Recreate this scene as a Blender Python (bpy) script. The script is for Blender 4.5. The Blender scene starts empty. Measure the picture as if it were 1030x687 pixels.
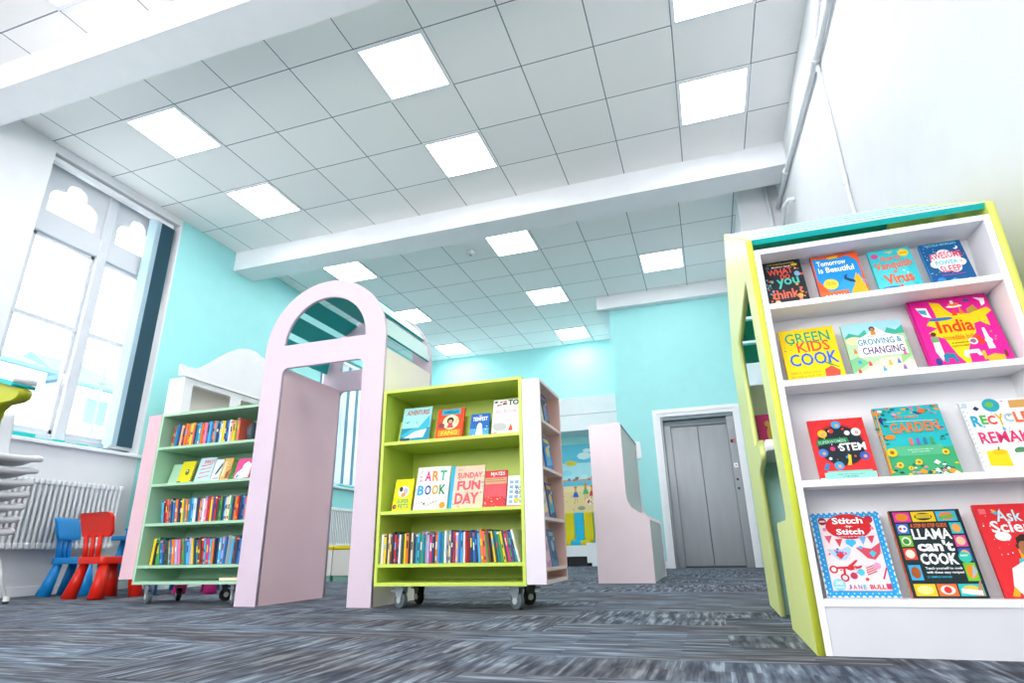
import bpy, bmesh, math, random
from mathutils import Matrix, Vector
random.seed(7)
SC = bpy.context.scene
COL = SC.collection
PI = math.pi
def rad(a): return a*PI/180

# ------------------------------------------------------------------ camera
cam = bpy.data.cameras.new('camera'); camo = bpy.data.objects.new('camera', cam); COL.objects.link(camo)
cam.sensor_width = 36.0; cam.sensor_fit = 'HORIZONTAL'; cam.lens = 586.158/1030*36.0
cam.clip_start = 0.02; cam.clip_end = 300
pt, ro, yw = 0.3428742994, 0.0217413283, 0.3091301597
camo.matrix_world = Matrix.Translation((4.6233, -3.0097, 0.2818)) @ Matrix.Rotation(yw, 4, 'Z') @ Matrix.Rotation(pt, 4, 'X') @ Matrix.Rotation(ro, 4, 'Y') @ Matrix.Rotation(PI/2, 4, 'X')
SC.camera = camo

# ------------------------------------------------------------------ light levels
SKY = 4.5          # daylight outside (overcast)
PANEL = 9.0        # ceiling light panels
EXPOSURE = 1.05
vs = SC.view_settings; vs.view_transform = 'Standard'; vs.look = 'None'; vs.gamma = 1.0; vs.exposure = EXPOSURE; vs.use_curve_mapping = False
world = bpy.data.worlds.new('sky'); SC.world = world; world.use_nodes = True
nt = world.node_tree; nt.nodes.clear()
wo = nt.nodes.new('ShaderNodeOutputWorld'); bg = nt.nodes.new('ShaderNodeBackground')
tc = nt.nodes.new('ShaderNodeTexCoord'); sep = nt.nodes.new('ShaderNodeSeparateXYZ'); rp = nt.nodes.new('ShaderNodeValToRGB')
nt.links.new(tc.outputs['Generated'], sep.inputs[0]); nt.links.new(sep.outputs['Z'], rp.inputs[0])
rp.color_ramp.elements[0].position = 0.45; rp.color_ramp.elements[0].color = (1, .99, .98, 1)
rp.color_ramp.elements[1].position = 1.0; rp.color_ramp.elements[1].color = (.93, .97, 1, 1)
nt.links.new(rp.outputs[0], bg.inputs[0]); bg.inputs[1].default_value = SKY; nt.links.new(bg.outputs[0], wo.inputs[0])
# light portals in two real window openings and the added rear one (they emit nothing, they only guide the sampling of the sky)
for (loc, rot, sx, sy) in (((-1.2, .78, 2.6), (0, -PI/2, 0), 2.66, 1.45), ((-1.2, 5.42, 2.3), (0, -PI/2, 0), 2.08, 2.15), ((2.4, -5.85, 2.1), (PI/2, 0, 0), 4.4, 2.3)):
    L = bpy.data.lights.new('window_portal', 'AREA'); L.shape = 'RECTANGLE'; L.size = sx; L.size_y = sy; L.cycles.is_portal = True
    lo = bpy.data.objects.new('window_portal', L); COL.objects.link(lo); lo.location = loc; lo.rotation_euler = rot

# ------------------------------------------------------------------ helpers: colour, material
def lin(h):
    h = h.lstrip('#'); v = [int(h[i:i+2], 16)/255 for i in (0, 2, 4)]
    return tuple((c/12.92 if c <= .04045 else ((c+.055)/1.055)**2.4) for c in v)+(1.0,)
MC = {}
def M(hexc, rough=.5, spec=.4, metal=0, grain=None, var=.04):
    key = (hexc, rough, spec, metal, grain)
    if key in MC: return MC[key]
    m = bpy.data.materials.new('mat_'+hexc.strip('#')); m.use_nodes = True; t = m.node_tree; b = t.nodes['Principled BSDF']
    c = lin(hexc); b.inputs['Base Color'].default_value = c; b.inputs['Roughness'].default_value = rough
    b.inputs['Metallic'].default_value = metal; b.inputs['Specular IOR Level'].default_value = spec
    co = t.nodes.new('ShaderNodeTexCoord'); n = t.nodes.new('ShaderNodeTexNoise')
    mp = t.nodes.new('ShaderNodeMapping'); t.links.new(co.outputs['Object'], mp.inputs[0]); t.links.new(mp.outputs[0], n.inputs['Vector'])
    if grain == 'wood': mp.inputs['Scale'].default_value = (28, 28, 2.2); n.inputs['Scale'].default_value = 2.5; n.inputs['Detail'].default_value = 5; var = .10
    elif grain == 'brushed': mp.inputs['Scale'].default_value = (3, 3, .5); n.inputs['Scale'].default_value = 3; var = .12
    else: n.inputs['Scale'].default_value = 6
    mx = t.nodes.new('ShaderNodeMix'); mx.data_type = 'RGBA'
    mx.inputs[6].default_value = tuple(min(1, x*(1-var)) for x in c[:3])+(1,); mx.inputs[7].default_value = tuple(min(1, x*(1+var)) for x in c[:3])+(1,)
    t.links.new(n.outputs['Fac'], mx.inputs[0]); t.links.new(mx.outputs[2], b.inputs['Base Color'])
    MC[key] = m; return m
def emis(name, col, s):
    m = bpy.data.materials.new(name); m.use_nodes = True; t = m.node_tree; t.nodes.clear()
    e = t.nodes.new('ShaderNodeEmission'); o = t.nodes.new('ShaderNodeOutputMaterial'); e.inputs[0].default_value = col; e.inputs[1].default_value = s
    t.links.new(e.outputs[0], o.inputs[0]); return m
def glassmat():
    m = bpy.data.materials.new('window_glass'); m.use_nodes = True; t = m.node_tree; t.nodes.clear()
    a = t.nodes.new('ShaderNodeBsdfTransparent'); a.inputs[0].default_value = (.93, .97, .98, 1); g = t.nodes.new('ShaderNodeBsdfGlossy'); g.inputs['Roughness'].default_value = .03
    x = t.nodes.new('ShaderNodeMixShader'); x.inputs[0].default_value = .06; o = t.nodes.new('ShaderNodeOutputMaterial')
    t.links.new(a.outputs[0], x.inputs[1]); t.links.new(g.outputs[0], x.inputs[2]); t.links.new(x.outputs[0], o.inputs[0]); return m
GLASS = glassmat()
def voilemat():
    m = bpy.data.materials.new('blind_fabric'); m.use_nodes = True; t = m.node_tree; t.nodes.clear()
    a = t.nodes.new('ShaderNodeBsdfDiffuse'); a.inputs[0].default_value = lin('#dbe4ea'); g = t.nodes.new('ShaderNodeBsdfTranslucent'); g.inputs[0].default_value = lin('#e8eef2')
    x = t.nodes.new('ShaderNodeMixShader'); x.inputs[0].default_value = .5; o = t.nodes.new('ShaderNodeOutputMaterial')
    t.links.new(a.outputs[0], x.inputs[1]); t.links.new(g.outputs[0], x.inputs[2]); t.links.new(x.outputs[0], o.inputs[0]); return m

def carpetmat():
    m = bpy.data.materials.new('carpet_planks'); m.use_nodes = True; t = m.node_tree; b = t.nodes['Principled BSDF']; b.inputs['Roughness'].default_value = .95; b.inputs['Specular IOR Level'].default_value = .1
    co = t.nodes.new('ShaderNodeTexCoord')
    br = t.nodes.new('ShaderNodeTexBrick'); br.inputs['Scale'].default_value = 1.0; br.inputs['Brick Width'].default_value = 1.0; br.inputs['Row Height'].default_value = .25
    br.inputs['Mortar Size'].default_value = 0.0; br.inputs['Color1'].default_value = (0, 0, 0, 1); br.inputs['Color2'].default_value = (1, 1, 1, 1); br.offset = .37
    t.links.new(co.outputs['Object'], br.inputs['Vector'])
    def streak(sx, sy, sc, d=3):
        mp = t.nodes.new('ShaderNodeMapping'); mp.inputs['Scale'].default_value = (sx, sy, 1); n = t.nodes.new('ShaderNodeTexNoise'); n.inputs['Scale'].default_value = sc; n.inputs['Detail'].default_value = d; n.inputs['Roughness'].default_value = .65
        t.links.new(co.outputs['Object'], mp.inputs[0]); t.links.new(mp.outputs[0], n.inputs['Vector']); return n
    def dash(sx, sy):      # short tufted dashes: one random tone per cell
        mp = t.nodes.new('ShaderNodeMapping'); mp.inputs['Scale'].default_value = (sx, sy, 1); t.links.new(co.outputs['Object'], mp.inputs[0])
        fl = t.nodes.new('ShaderNodeVectorMath'); fl.operation = 'FLOOR'; t.links.new(mp.outputs[0], fl.inputs[0]); w = t.nodes.new('ShaderNodeTexWhiteNoise'); w.noise_dimensions = '2D'; t.links.new(fl.outputs[0], w.inputs['Vector']); return w
    def blend(n, w):
        x = t.nodes.new('ShaderNodeMath'); x.operation = 'MULTIPLY_ADD'; x.inputs[1].default_value = .17; t.links.new(w.outputs['Value'], x.inputs[0])
        y = t.nodes.new('ShaderNodeMath'); y.operation = 'MULTIPLY'; y.inputs[1].default_value = .84; t.links.new(n.outputs['Fac'], y.inputs[0]); t.links.new(y.outputs[0], x.inputs[2]); return x
    s1 = blend(streak(2.5, 22, 1.6, 2), dash(6, 85)); s2 = blend(streak(22, 2.5, 1.6, 2), dash(85, 8)); big = streak(1.2, 4, 1.1, 2)
    gt = t.nodes.new('ShaderNodeMath'); gt.operation = 'GREATER_THAN'; gt.inputs[1].default_value = .55; t.links.new(br.outputs['Color'], gt.inputs[0])
    mx = t.nodes.new('ShaderNodeMix'); mx.data_type = 'FLOAT'; t.links.new(gt.outputs[0], mx.inputs[0]); t.links.new(s1.outputs[0], mx.inputs[2]); t.links.new(s2.outputs[0], mx.inputs[3])
    r = t.nodes.new('ShaderNodeValToRGB'); e = r.color_ramp.elements; e[0].position = .36; e[0].color = lin('#43464f'); e[1].position = .66; e[1].color = lin('#989ca2')
    x = e.new(.47); x.color = lin('#5d6069'); x = e.new(.56); x.color = lin('#71757d')
    t.links.new(mx.outputs[0], r.inputs[0])
    r2 = t.nodes.new('ShaderNodeValToRGB'); e = r2.color_ramp.elements; e[0].position = .38; e[0].color = lin('#86807f'); e[1].position = .62; e[1].color = lin('#a9bccb')
    t.links.new(big.outputs['Fac'], r2.inputs[0])
    m2 = t.nodes.new('ShaderNodeMix'); m2.data_type = 'RGBA'; m2.blend_type = 'OVERLAY'; m2.inputs[0].default_value = .6; t.links.new(r.outputs[0], m2.inputs[6]); t.links.new(r2.outputs[0], m2.inputs[7])
    t.links.new(m2.outputs[2], b.inputs['Base Color'])
    bp = t.nodes.new('ShaderNodeBump'); bp.inputs['Strength'].default_value = .12; bp.inputs['Distance'].default_value = .004; t.links.new(mx.outputs[0], bp.inputs['Height']); t.links.new(bp.outputs[0], b.inputs['Normal'])
    return m
def tilemat(ox, oy):
    m = bpy.data.materials.new('ceiling_tiles'); m.use_nodes = True; t = m.node_tree; b = t.nodes['Principled BSDF']; b.inputs['Roughness'].default_value = .9; b.inputs['Specular IOR Level'].default_value = .1
    co = t.nodes.new('ShaderNodeTexCoord'); sp = t.nodes.new('ShaderNodeSeparateXYZ'); t.links.new(co.outputs['Object'], sp.inputs[0])
    def mth(op, a, bb=None):
        n = t.nodes.new('ShaderNodeMath'); n.operation = op
        for i, v in enumerate((a, bb)):
            if v is None: continue
            if isinstance(v, (int, float)): n.inputs[i].default_value = v
            else: t.links.new(v, n.inputs[i])
        return n.outputs[0]
    ls = []; cells = []
    for ax, off in (('X', ox), ('Y', oy)):
        q = mth('DIVIDE', mth('SUBTRACT', sp.outputs[ax], off), .6); f = mth('FRACT', mth('ADD', q, 100.0)); cells.append(mth('FLOOR', q))
        d = mth('ABSOLUTE', mth('SUBTRACT', f, .5)); ls.append(mth('GREATER_THAN', d, .5-.0095)); ls.append(mth('GREATER_THAN', d, .5-.019))
    line = mth('MAXIMUM', ls[0], ls[2]); soft = mth('MAXIMUM', ls[1], ls[3])
    cb = t.nodes.new('ShaderNodeCombineXYZ'); t.links.new(cells[0], cb.inputs[0]); t.links.new(cells[1], cb.inputs[1])
    wn = t.nodes.new('ShaderNodeTexWhiteNoise'); t.links.new(cb.outputs[0], wn.inputs['Vector'])
    r = t.nodes.new('ShaderNodeValToRGB'); r.color_ramp.elements[0].color = lin('#f0f0f0'); r.color_ramp.elements[1].color = lin('#f6f6f6'); t.links.new(wn.outputs['Value'], r.inputs[0])
    m0 = t.nodes.new('ShaderNodeMix'); m0.data_type = 'RGBA'; t.links.new(soft, m0.inputs[0]); t.links.new(r.outputs[0], m0.inputs[6]); m0.inputs[7].default_value = lin('#fbfbfb')
    m1 = t.nodes.new('ShaderNodeMix'); m1.data_type = 'RGBA'; t.links.new(line, m1.inputs[0]); t.links.new(m0.outputs[2], m1.inputs[6]); m1.inputs[7].default_value = lin('#8d969d')
    t.links.new(m1.outputs[2], b.inputs['Base Color']); return m

WHITE = M('#eceef2', .55); CREAMW = M('#e9e6dc', .5); TURQ = M('#9edfe0', .6); PINK = M('#d6c4d4', .45, grain=None); PINKIN = M('#e0bfc6', .5)
LIME = M('#cadf5e', .4); MINT = M('#acd6b8', .45); YLIME = M('#e2ee94', .4, grain='wood'); YLEDGE = M('#e0ec4c', .4); TEAL = M('#12b3b0', .3); SHELFW = M('#f5f5f8', .35)
STEEL = M('#858a8f', .38, metal=.7, grain='brushed'); BLACK = M('#16181a', .5); DGREY = M('#3a3f44', .45); GREY = M('#9aa1a7', .4)
BLUEP = M('#0f86cf', .35); REDP = M('#d8230f', .35); PINKP = M('#dd2f86', .4)

# ------------------------------------------------------------------ helpers: geometry (authored in world space, rebased by done())
def link(name, me, mats, parent=None):
    o = bpy.data.objects.new(name, me); COL.objects.link(o)
    for m in (mats if isinstance(mats, (list, tuple)) else [mats]): me.materials.append(m)
    if parent is not None: o.parent = parent
    return o
def bmo(name, bm, mats, parent=None, smooth=False):
    bmesh.ops.recalc_face_normals(bm, faces=bm.faces)
    me = bpy.data.meshes.new(name); bm.to_mesh(me); bm.free()
    if smooth:
        for p in me.polygons: p.use_smooth = True
    return link(name, me, mats, parent)
def bx(bm, x0, y0, z0, x1, y1, z1, mi=0, bev=0, mat=None):
    r = bmesh.ops.create_cube(bm, size=1.0); vs_ = r['verts']
    for v in vs_: v.co = Vector(((x0+x1)/2+v.co.x*(x1-x0), (y0+y1)/2+v.co.y*(y1-y0), (z0+z1)/2+v.co.z*(z1-z0)))
    fs = set(f for v in vs_ for f in v.link_faces)
    for f in fs: f.material_index = mi
    if bev:
        es = list(set(e for f in fs for e in f.edges)); rr = bmesh.ops.bevel(bm, geom=es, offset=bev, segments=2, affect='EDGES', profile=.5)
        for f in rr['faces']: f.material_index = mi
        vs_ = list(set(v for f in rr['faces'] for v in f.verts) | set(v for v in vs_ if v.is_valid))
    if mat is not None:
        for v in vs_:
            if v.is_valid: v.co = mat @ v.co
    return vs_
def box(name, parent, m, *c, bev=.0):
    bm = bmesh.new()
    for q in c: bx(bm, *q, bev=bev)
    return bmo(name, bm, m, parent)
def tube(bm, pts, r, n=10, mi=0):
    pts = [Vector(p) for p in pts]; rings = []
    for i, p in enumerate(pts):
        d = ((pts[i+1]-p) if i < len(pts)-1 else Vector((0, 0, 0)))
        if i > 0: d = d.normalized()+(p-pts[i-1]).normalized() if d.length else p-pts[i-1]
        d.normalize(); a = d.orthogonal().normalized() if i == 0 else (A-d*A.dot(d)).normalized(); A = a; b = d.cross(a)
        rr = r[i] if isinstance(r, (list, tuple)) else r
        rings.append([bm.verts.new(p+(a*math.cos(2*PI*k/n)+b*math.sin(2*PI*k/n))*rr) for k in range(n)])
    for i in range(len(rings)-1):
        for k in range(n):
            f = bm.faces.new((rings[i][k], rings[i][(k+1) % n], rings[i+1][(k+1) % n], rings[i+1][k])); f.material_index = mi
    for rg in (rings[0], rings[-1]):
        f = bm.faces.new(rg); f.material_index = mi
def extr(outer, holes, axis, a0, a1):
    cu = bpy.data.curves.new('tmp', 'CURVE'); cu.dimensions = '2D'; cu.fill_mode = 'BOTH'; cu.extrude = abs(a1-a0)/2
    for lp in [outer]+list(holes):
        s = cu.splines.new('POLY'); s.points.add(len(lp)-1); s.use_cyclic_u = True
        for i, p in enumerate(lp): s.points[i].co = (p[0], p[1], 0, 1)
    o = bpy.data.objects.new('tmp', cu); COL.objects.link(o); dg = bpy.context.evaluated_depsgraph_get()
    me = bpy.data.meshes.new_from_object(o.evaluated_get(dg)); bpy.data.objects.remove(o); bpy.data.curves.remove(cu)
    mid = (a0+a1)/2
    for v in me.vertices:
        u, w, t = v.co
        v.co = {'x': (mid+t, u, w), 'y': (u, mid+t, w), 'z': (u, w, mid+t)}[axis]
    bm = bmesh.new(); bm.from_mesh(me); bmesh.ops.remove_doubles(bm, verts=bm.verts, dist=1e-5); bpy.data.meshes.remove(me); return bm
def rrect(u0, v0, u1, v1, r, n=6, corners=(1, 1, 1, 1)):   # corners: bl br tr tl
    out = []
    for (cu, cv, a, on) in ((u0, v0, 180, corners[0]), (u1, v0, 270, corners[1]), (u1, v1, 0, corners[2]), (u0, v1, 90, corners[3])):
        if not on: out.append((cu, cv)); continue
        ox = cu+(r if cu == u0 else -r); oy = cv+(r if cv == v0 else -r)
        out += [(ox+r*math.cos(rad(a+90*k/n)), oy+r*math.sin(rad(a+90*k/n))) for k in range(n+1)]
    return out
def arc(cx, cy, r, a0, a1, n=24): return [(cx+r*math.cos(rad(a0+(a1-a0)*k/n)), cy+r*math.sin(rad(a0+(a1-a0)*k/n))) for k in range(n+1)]
def thing(name, label, cat, group=None, loc=(0, 0, 0)):
    o = bpy.data.objects.new(name, None); COL.objects.link(o); o.empty_display_size = .05; o['label'] = label; o['category'] = cat; o.location = loc
    if group: o['group'] = group
    return o
def tag(o, label, cat, group=None, kind=None):
    if label: o['label'] = label
    if cat: o['category'] = cat
    if group: o['group'] = group
    if kind: o['kind'] = kind
    return o
def struct(o): o['kind'] = 'structure'; return o
def rebase(o, base):           # put a thing's origin at its base without moving its parts
    b = Vector(base)
    def rec(q):
        for c in q.children:
            if c.type == 'MESH' and not c.data.get('rb'): c.data.transform(Matrix.Translation(-b)); c.data['rb'] = 1
            rec(c)
    if o.type == 'MESH': o.data.transform(Matrix.Translation(-b))
    rec(o); o.location = b
    return o
def copytree(o, parent=None):
    c = o.copy(); COL.objects.link(c); c.parent = parent
    for ch in list(o.children): copytree(ch, c)
    return c
def label_children_mesh(): pass

# ------------------------------------------------------------------ room shell
HC = 4.0205; XL = -.86; XR = 5.75; YB = 7.52; YE = 5.63; YN = -5.6
struct(box('floor', None, carpetmat(), (XL-.3, YN, -.1, XR+.2, YB+.2, 0)))
bm = bmesh.new(); bx(bm, XL-.25, -.55, HC, XR+.1, 2.55, HC+.08); struct(bmo('ceiling', bm, tilemat(0, 0)))
struct(box('ceiling', None, tilemat(-.08, .05), (XL-.25, 2.55, HC, XR+.1, YB+.1, HC+.08)))
struct(box('ceiling', None, tilemat(0, -1.0), (XL-.25, YN, HC, XR+.1, -.55, HC+.08)))
# left wall with two window openings
w1y0, w1y1, w1z0, w1z1 = .05, 1.50, 1.27, 3.93; w2y0, w2y1, w2z0, w2z1 = 4.35, 6.5, 1.27, 3.35
bm = bmesh.new(); xa, xb = XL-.28, XL
bx(bm, xa, YN, 0, xb, w1y0, HC+.05); bx(bm, xa, w1y0, 0, xb, w1y1, w1z0); bx(bm, xa, w1y0, w1z1, xb, w1y1, HC+.05); bx(bm, xa, w1y1, 0, xb, 1.515, HC)
struct(bmo('wall_left', bm, M('#dfe1e5', .6)))
bm = bmesh.new()
bx(bm, xa, 1.515, 0, xb, w2y0, HC+.05); bx(bm, xa, w2y0, 0, xb, w2y1, w2z0); bx(bm, xa, w2y0, w2z1, xb, w2y1, HC+.05); bx(bm, xa, w2y1, 0, xb, YB, HC+.05)
struct(bmo('wall_left', bm, TURQ))
struct(box('wall_back', None, TURQ, (XL-.2, YB, 0, 3.6, YB+.2, HC+.05)))
struct(box('wall_right', None, M('#d6d8dc', .6), (XR, YN, 0, XR+.2, 3.2, HC+.05)))
struct(box('wall_right', None, WHITE, (5.36, 3.10, 0, XR+.2, YE, HC+.05)))
struct(box('wall_front', None, WHITE, (XL-.2, YN-.2, 0, .2, YN, HC+.05), (4.6, YN-.2, 0, XR+.2, YN, HC+.05), (.2, YN-.2, 0, 4.6, YN, .95), (.2, YN-.2, 3.25, 4.6, YN, HC+.05)))  # opening is an added, unseen window that brings daylight from behind the camera
struct(box('trim_1', None, WHITE, (5.335, 3.085, 0, 5.362, 3.16, HC)))
# lift wall with the opening for the lift doors
EX0, EX1, EZ = 4.10, 5.10, 2.05
bm = bmesh.new(); bx(bm, 3.48, YE, 0, EX0, YB+.1, 3.58); bx(bm, EX0, YE, EZ, EX1, YB+.1, 3.58); bx(bm, EX1, YE, 0, 5.37, YB+.1, 3.58); bx(bm, EX0, YE+.42, 0, EX1, YB+.1, EZ)
bx(bm, 3.49, YE+.012, 3.57, 5.37, YB+.1, HC)
struct(bmo('wall_lift', bm, TURQ))
struct(box('trim_2', None, WHITE, (3.32, 5.51, 3.82, 5.40, 5.64, HC), (3.32, 5.6, 3.82, 3.50, YB, HC)))      # plaster cove above the lift wall
struct(box('beam_1', None, WHITE, (XL-.2, -.79, 3.75, XR+.05, -.50, HC+.02)))
struct(box('beam_2', None, WHITE, (XL-.005, 2.36, 3.76, XR+.05, 2.70, HC+.02)))
struct(box('baseboard_left', None, WHITE, (XL-.01, YN, 0, XL+.018, 4.0, .075), bev=.003))
struct(box('baseboard_lift', None, WHITE, (3.49, YE-.018, 0, 4.0, YE+.01, .09), bev=.003))
# bulkhead box and picture recess on the back wall
struct(box('trim_3', None, WHITE, (-.5, 6.95, 2.50, 3.50, YB, 2.80), (-.5, 6.93, 2.21, 3.50, YB, 2.485)))
# skirting pipe / plinth board
# ------------------------------------------------------------------ window 1 (tall, traceried)
def window1():
    w = bpy.data.objects.new('window_1', None); COL.objects.link(w); struct(w)
    X0, X1 = XL-.22, XL-.15       # frame depth
    F = M('#cdd1d8', .45)
    ya, ym0, ym1, yb = w1y0, .735, .83, w1y1
    c = [(X0, ya, w1z0, X1, ya+.09, w1z1), (X0-.02, ym0, w1z0, X1+.03, ym1, w1z1), (X0, yb-.13, w1z0, X1, yb, w1z1), (X0, ya, w1z0, X1, yb, w1z0+.09),
         (X0-.01, ya, 3.18, X1+.02, yb, 3.38)]
    box('window_frame', w, F, *c, bev=.008)
    # tracery panels with a three-lobed opening
    for (a, b) in ((ya+.06, ym0+.01), (ym1-.01, yb-.1)):
        cy = (a+b)/2; ww = (b-a)/2*.76; z0 = 3.42
        lobes = [(cy-ww, z0), (cy+ww, z0)]+arc(cy+ww*.52, z0+.15, ww*.48, -15, 92, 9)+arc(cy, z0+.29, ww*.42, -12, 192, 14)+arc(cy-ww*.52, z0+.15, ww*.48, 88, 195, 9)
        bm = extr([(a, 3.36), (b, 3.36), (b, w1z1), (a, w1z1)], [lobes], 'x', X0+.01, X1-.005); o = bmo('tracery_panel', bm, F, w)
    for (a, b) in ((ya+.09, ym0), (ym1, yb-.13)):
        bm = bmesh.new()
        for (y0, z0, y1, z1) in ((a, 1.36, a+.035, 3.18), (b-.035, 1.36, b, 3.18), (a, 1.36, b, 1.40), (a, 3.14, b, 3.18)): bx(bm, X0+.015, y0, z0, X1-.015, y1, z1, bev=.004)
        bx(bm, X0+.01, a, 2.355, X1-.005, b, 2.40, bev=.004); s = bmo('sash', bm, F, w)
        box('pane', s, GLASS, (X0+.03, a+.03, 1.38, X0+.034, b-.03, 3.16))
        box('pane', w, GLASS, (X0+.03, a, 3.38, X0+.034, b, 3.9))
    bm = bmesh.new(); tube(bm, [(X1+.03, .69, 1.9), (X1+.06, .69, 1.9)], .014); tube(bm, [(X1+.06, .69, 1.9), (X1+.06, .69, 1.83)], .009); bmo('window_handle', bm, WHITE, w)
    box('window_sill', w, WHITE, (XL-.24, w1y0-.02, 1.235, XL+.045, w1y1+.03, 1.268), bev=.006)
    box('sill_edging', w, TEAL, (XL-.135, w1y0, 1.268, XL-.10, 1.27, 1.30), (XL-.10, .28, 1.268, XL-.03, .52, 1.315), (XL-.10, .70, 1.268, XL-.06, .80, 1.305), (XL-.10, .93, 1.268, XL-.06, 1.02, 1.30))
    box('window_reveal', w, WHITE, (XL-.27, w1y1-.004, 1.27, XL+.001, w1y1+.001, w1z1))
window1()
def blind(name, label, y0, y1, z0, z1, x, n, dark, bunch):
    t = thing(name, label, 'blind'); 
    box('head_rail', t, WHITE, (x-.03, w1y0 if bunch else y0, z1, x+.03, y1, z1+.05), bev=.004)
    for i in range(n):
        yy = y0+(y1-y0)*(i+.5)/n; w2 = .045
        a = rad(bunch if bunch else 62+random.uniform(-6, 6)) 
        bm = bmesh.new(); bx(bm, -w2, -.0012, z0, w2, .0012, z1); o = bmo('louvre', bm, dark if not isinstance(dark, list) else dark[min(i, len(dark)-1)], t)
        o.data.transform(Matrix.Translation((x, yy, 0)) @ Matrix.Rotation(a, 4, 'Z'))
    bm = bmesh.new(); tube(bm, [(x+.03, y0+.01, z0-.012), (x+.03, y1-.01, z0-.012)], .004, 6)
    for i in range(n): bx(bm, x-.03, y0+(y1-y0)*(i+.5)/n-.006, z0-.03, x+.03, y0+(y1-y0)*(i+.5)/n+.006, z0+.002)
    bmo('weight_chain', bm, M('#c9ced4', .4), t)
    return rebase(t, (x, (y0+y1)/2, z1))
dk = M('#2f5666', .6); lt = M('#b4cfdc', .6)
blind('vertical_blind', 'dark slate vertical blind gathered at the right of the tall left window', 1.19, 1.43, 1.33, 3.86, XL-.06, 14, [lt]*4+[dk]*10, 28)
VO = voilemat(); LT2 = M('#6f97ab', .7)
def window2():
    w = bpy.data.objects.new('window_2', None); COL.objects.link(w); struct(w); F = M('#dfe8ee', .45); X0, X1 = XL-.22, XL-.15
    ys = [w2y0, 5.05, 5.78, w2y1]
    box('window_frame', w, F, (X0, w2y0, w2z0, X1, w2y1, w2z0+.08), (X0, w2y0, w2z1-.08, X1, w2y1, w2z1), (X0, w2y0, 2.3, X1, w2y1, 2.36), *[(X0, y-.04, w2z0, X1, y+.04, w2z1) for y in ys], bev=.005)
    box('pane', w, GLASS, (X0+.03, w2y0, w2z0, X0+.034, w2y1, w2z1))
    box('window_sill', w, WHITE, (XL-.24, w2y0-.03, 1.235, XL+.045, w2y1+.03, 1.268), bev=.006)
    box('sill_edging', w, TEAL, (XL-.1, 5.1, 1.268, XL-.02, 6.2, 1.30))
window2()
blind('vertical_blind', 'pale translucent vertical blind seen through the pink archway', w2y0+.03, w2y1-.03, 1.33, 3.27, XL-.07, 24, [VO if k % 3 else LT2 for k in range(24)], 0)

# ------------------------------------------------------------------ radiators
def radiator(label, y0, y1):
    t = thing('radiator', label, 'radiator'); n = int((y1-y0)/.046); R = M('#eceff0', .35)
    bm = bmesh.new()
    for i in range(n):
        y = y0+.023+i*.046
        for x in (XL+.055, XL+.115):
            tube(bm, [(x, y, .40), (x, y, .90)], .0125, 8)
        bx(bm, XL+.035, y-.019, .885, XL+.135, y+.019, .935, bev=.012); bx(bm, XL+.035, y-.019, .365, XL+.135, y+.019, .415, bev=.012)
    bmo('radiator_columns', bm, R, t)
    box('bracket', t, R, (XL, y0+.12, .5, XL+.05, y0+.15, .8), (XL, y1-.15, .5, XL+.05, y1-.12, .8))
    bm = bmesh.new(); tube(bm, [(XL+.085, y0+.0, .39), (XL+.085, y0-.05, .39), (XL+.085, y0-.05, .0)], .009, 8); bmo('feed_pipe', bm, M('#c9a27c', .35, metal=.6), t)
    bm = bmesh.new(); tube(bm, [(XL+.085, y0-.05, .36), (XL+.085, y0-.05, .43)], .02, 10); bmo('valve', bm, WHITE, t)
    rebase(t, (XL, y0, 0))
radiator('white column radiator under the tall left window behind the small chairs', .22, 1.34)
radiator('white column radiator below the far blinds, seen through the pink archway', 4.55, 6.1)

# ------------------------------------------------------------------ ceiling lights
PM = emis('light_panel', (1, 1, 1, 1), PANEL)
LIGHTS = [((4, 0), 'square ceiling light panel nearest the top middle, larger neighbour of the one over the arch'), ((0, 0), 'square ceiling light panel nearest the tall left window head'),
 ((0, 2), 'square ceiling light panel left of centre, just before the middle beam'), ((4, 2), 'square ceiling light panel in the centre, just before the middle beam'),
 ((8, 2), 'square ceiling light panel on the right, just before the middle beam'), ((8, 0), 'square ceiling light panel cut by the top edge, on the right')]
lights = [(i*.6+.3, j*.6+.3, l) for (i, j), l in LIGHTS]
lights += [(2.62, 3.35, 'first ceiling light panel behind the middle beam, beside the smoke detector'), (2.62, 5.15, 'ceiling light panel in the far bay centre, second behind the beam'), (2.62, 6.95, 'farthest ceiling light panel, close to the turquoise back wall and lift wall corner'),
 (.22, 3.35, 'ceiling light panel directly behind the top of the pink arch'), (.22, 5.15, 'ceiling light panel right of the pink arch roof, partly hidden by it'), (.22, 6.95, 'farthest ceiling light panel on the left, above the arch tower roof'),
 (4.42, 4.55, 'ceiling light panel in the far bay on the right, above the plaster cove'), (.9, -1.3, 'ceiling light panel before the near beam at the top left edge'),
 (3.3, -1.9, 'unseen ceiling light panel added overhead in front of the near beam, middle of the room'), (5.1, -2.5, 'unseen ceiling light panel added overhead near the right wall, above the viewer'), (2.1, -4.3, 'unseen ceiling light panel added at the rear of the room, behind the viewer')]  # these three are out of view, added to brighten the room
for (x, y, l) in lights:
    t = thing('ceiling_light', l, 'ceiling light', 'square ceiling light panels')
    bm = bmesh.new(); a, b = .298, .268
    for q in ((-a, -a, -b, a), (b, -a, a, a), (-b, -a, b, -b), (-b, b, b, a)): bx(bm, x+q[0], y+q[1], HC-.012, x+q[2], y+q[3], HC-.001)
    bmo('frame', bm, WHITE, t); box('diffuser', t, PM, (x-b, y-b, HC-.009, x+b, y+b, HC-.004)); rebase(t, (x, y, HC))
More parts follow.
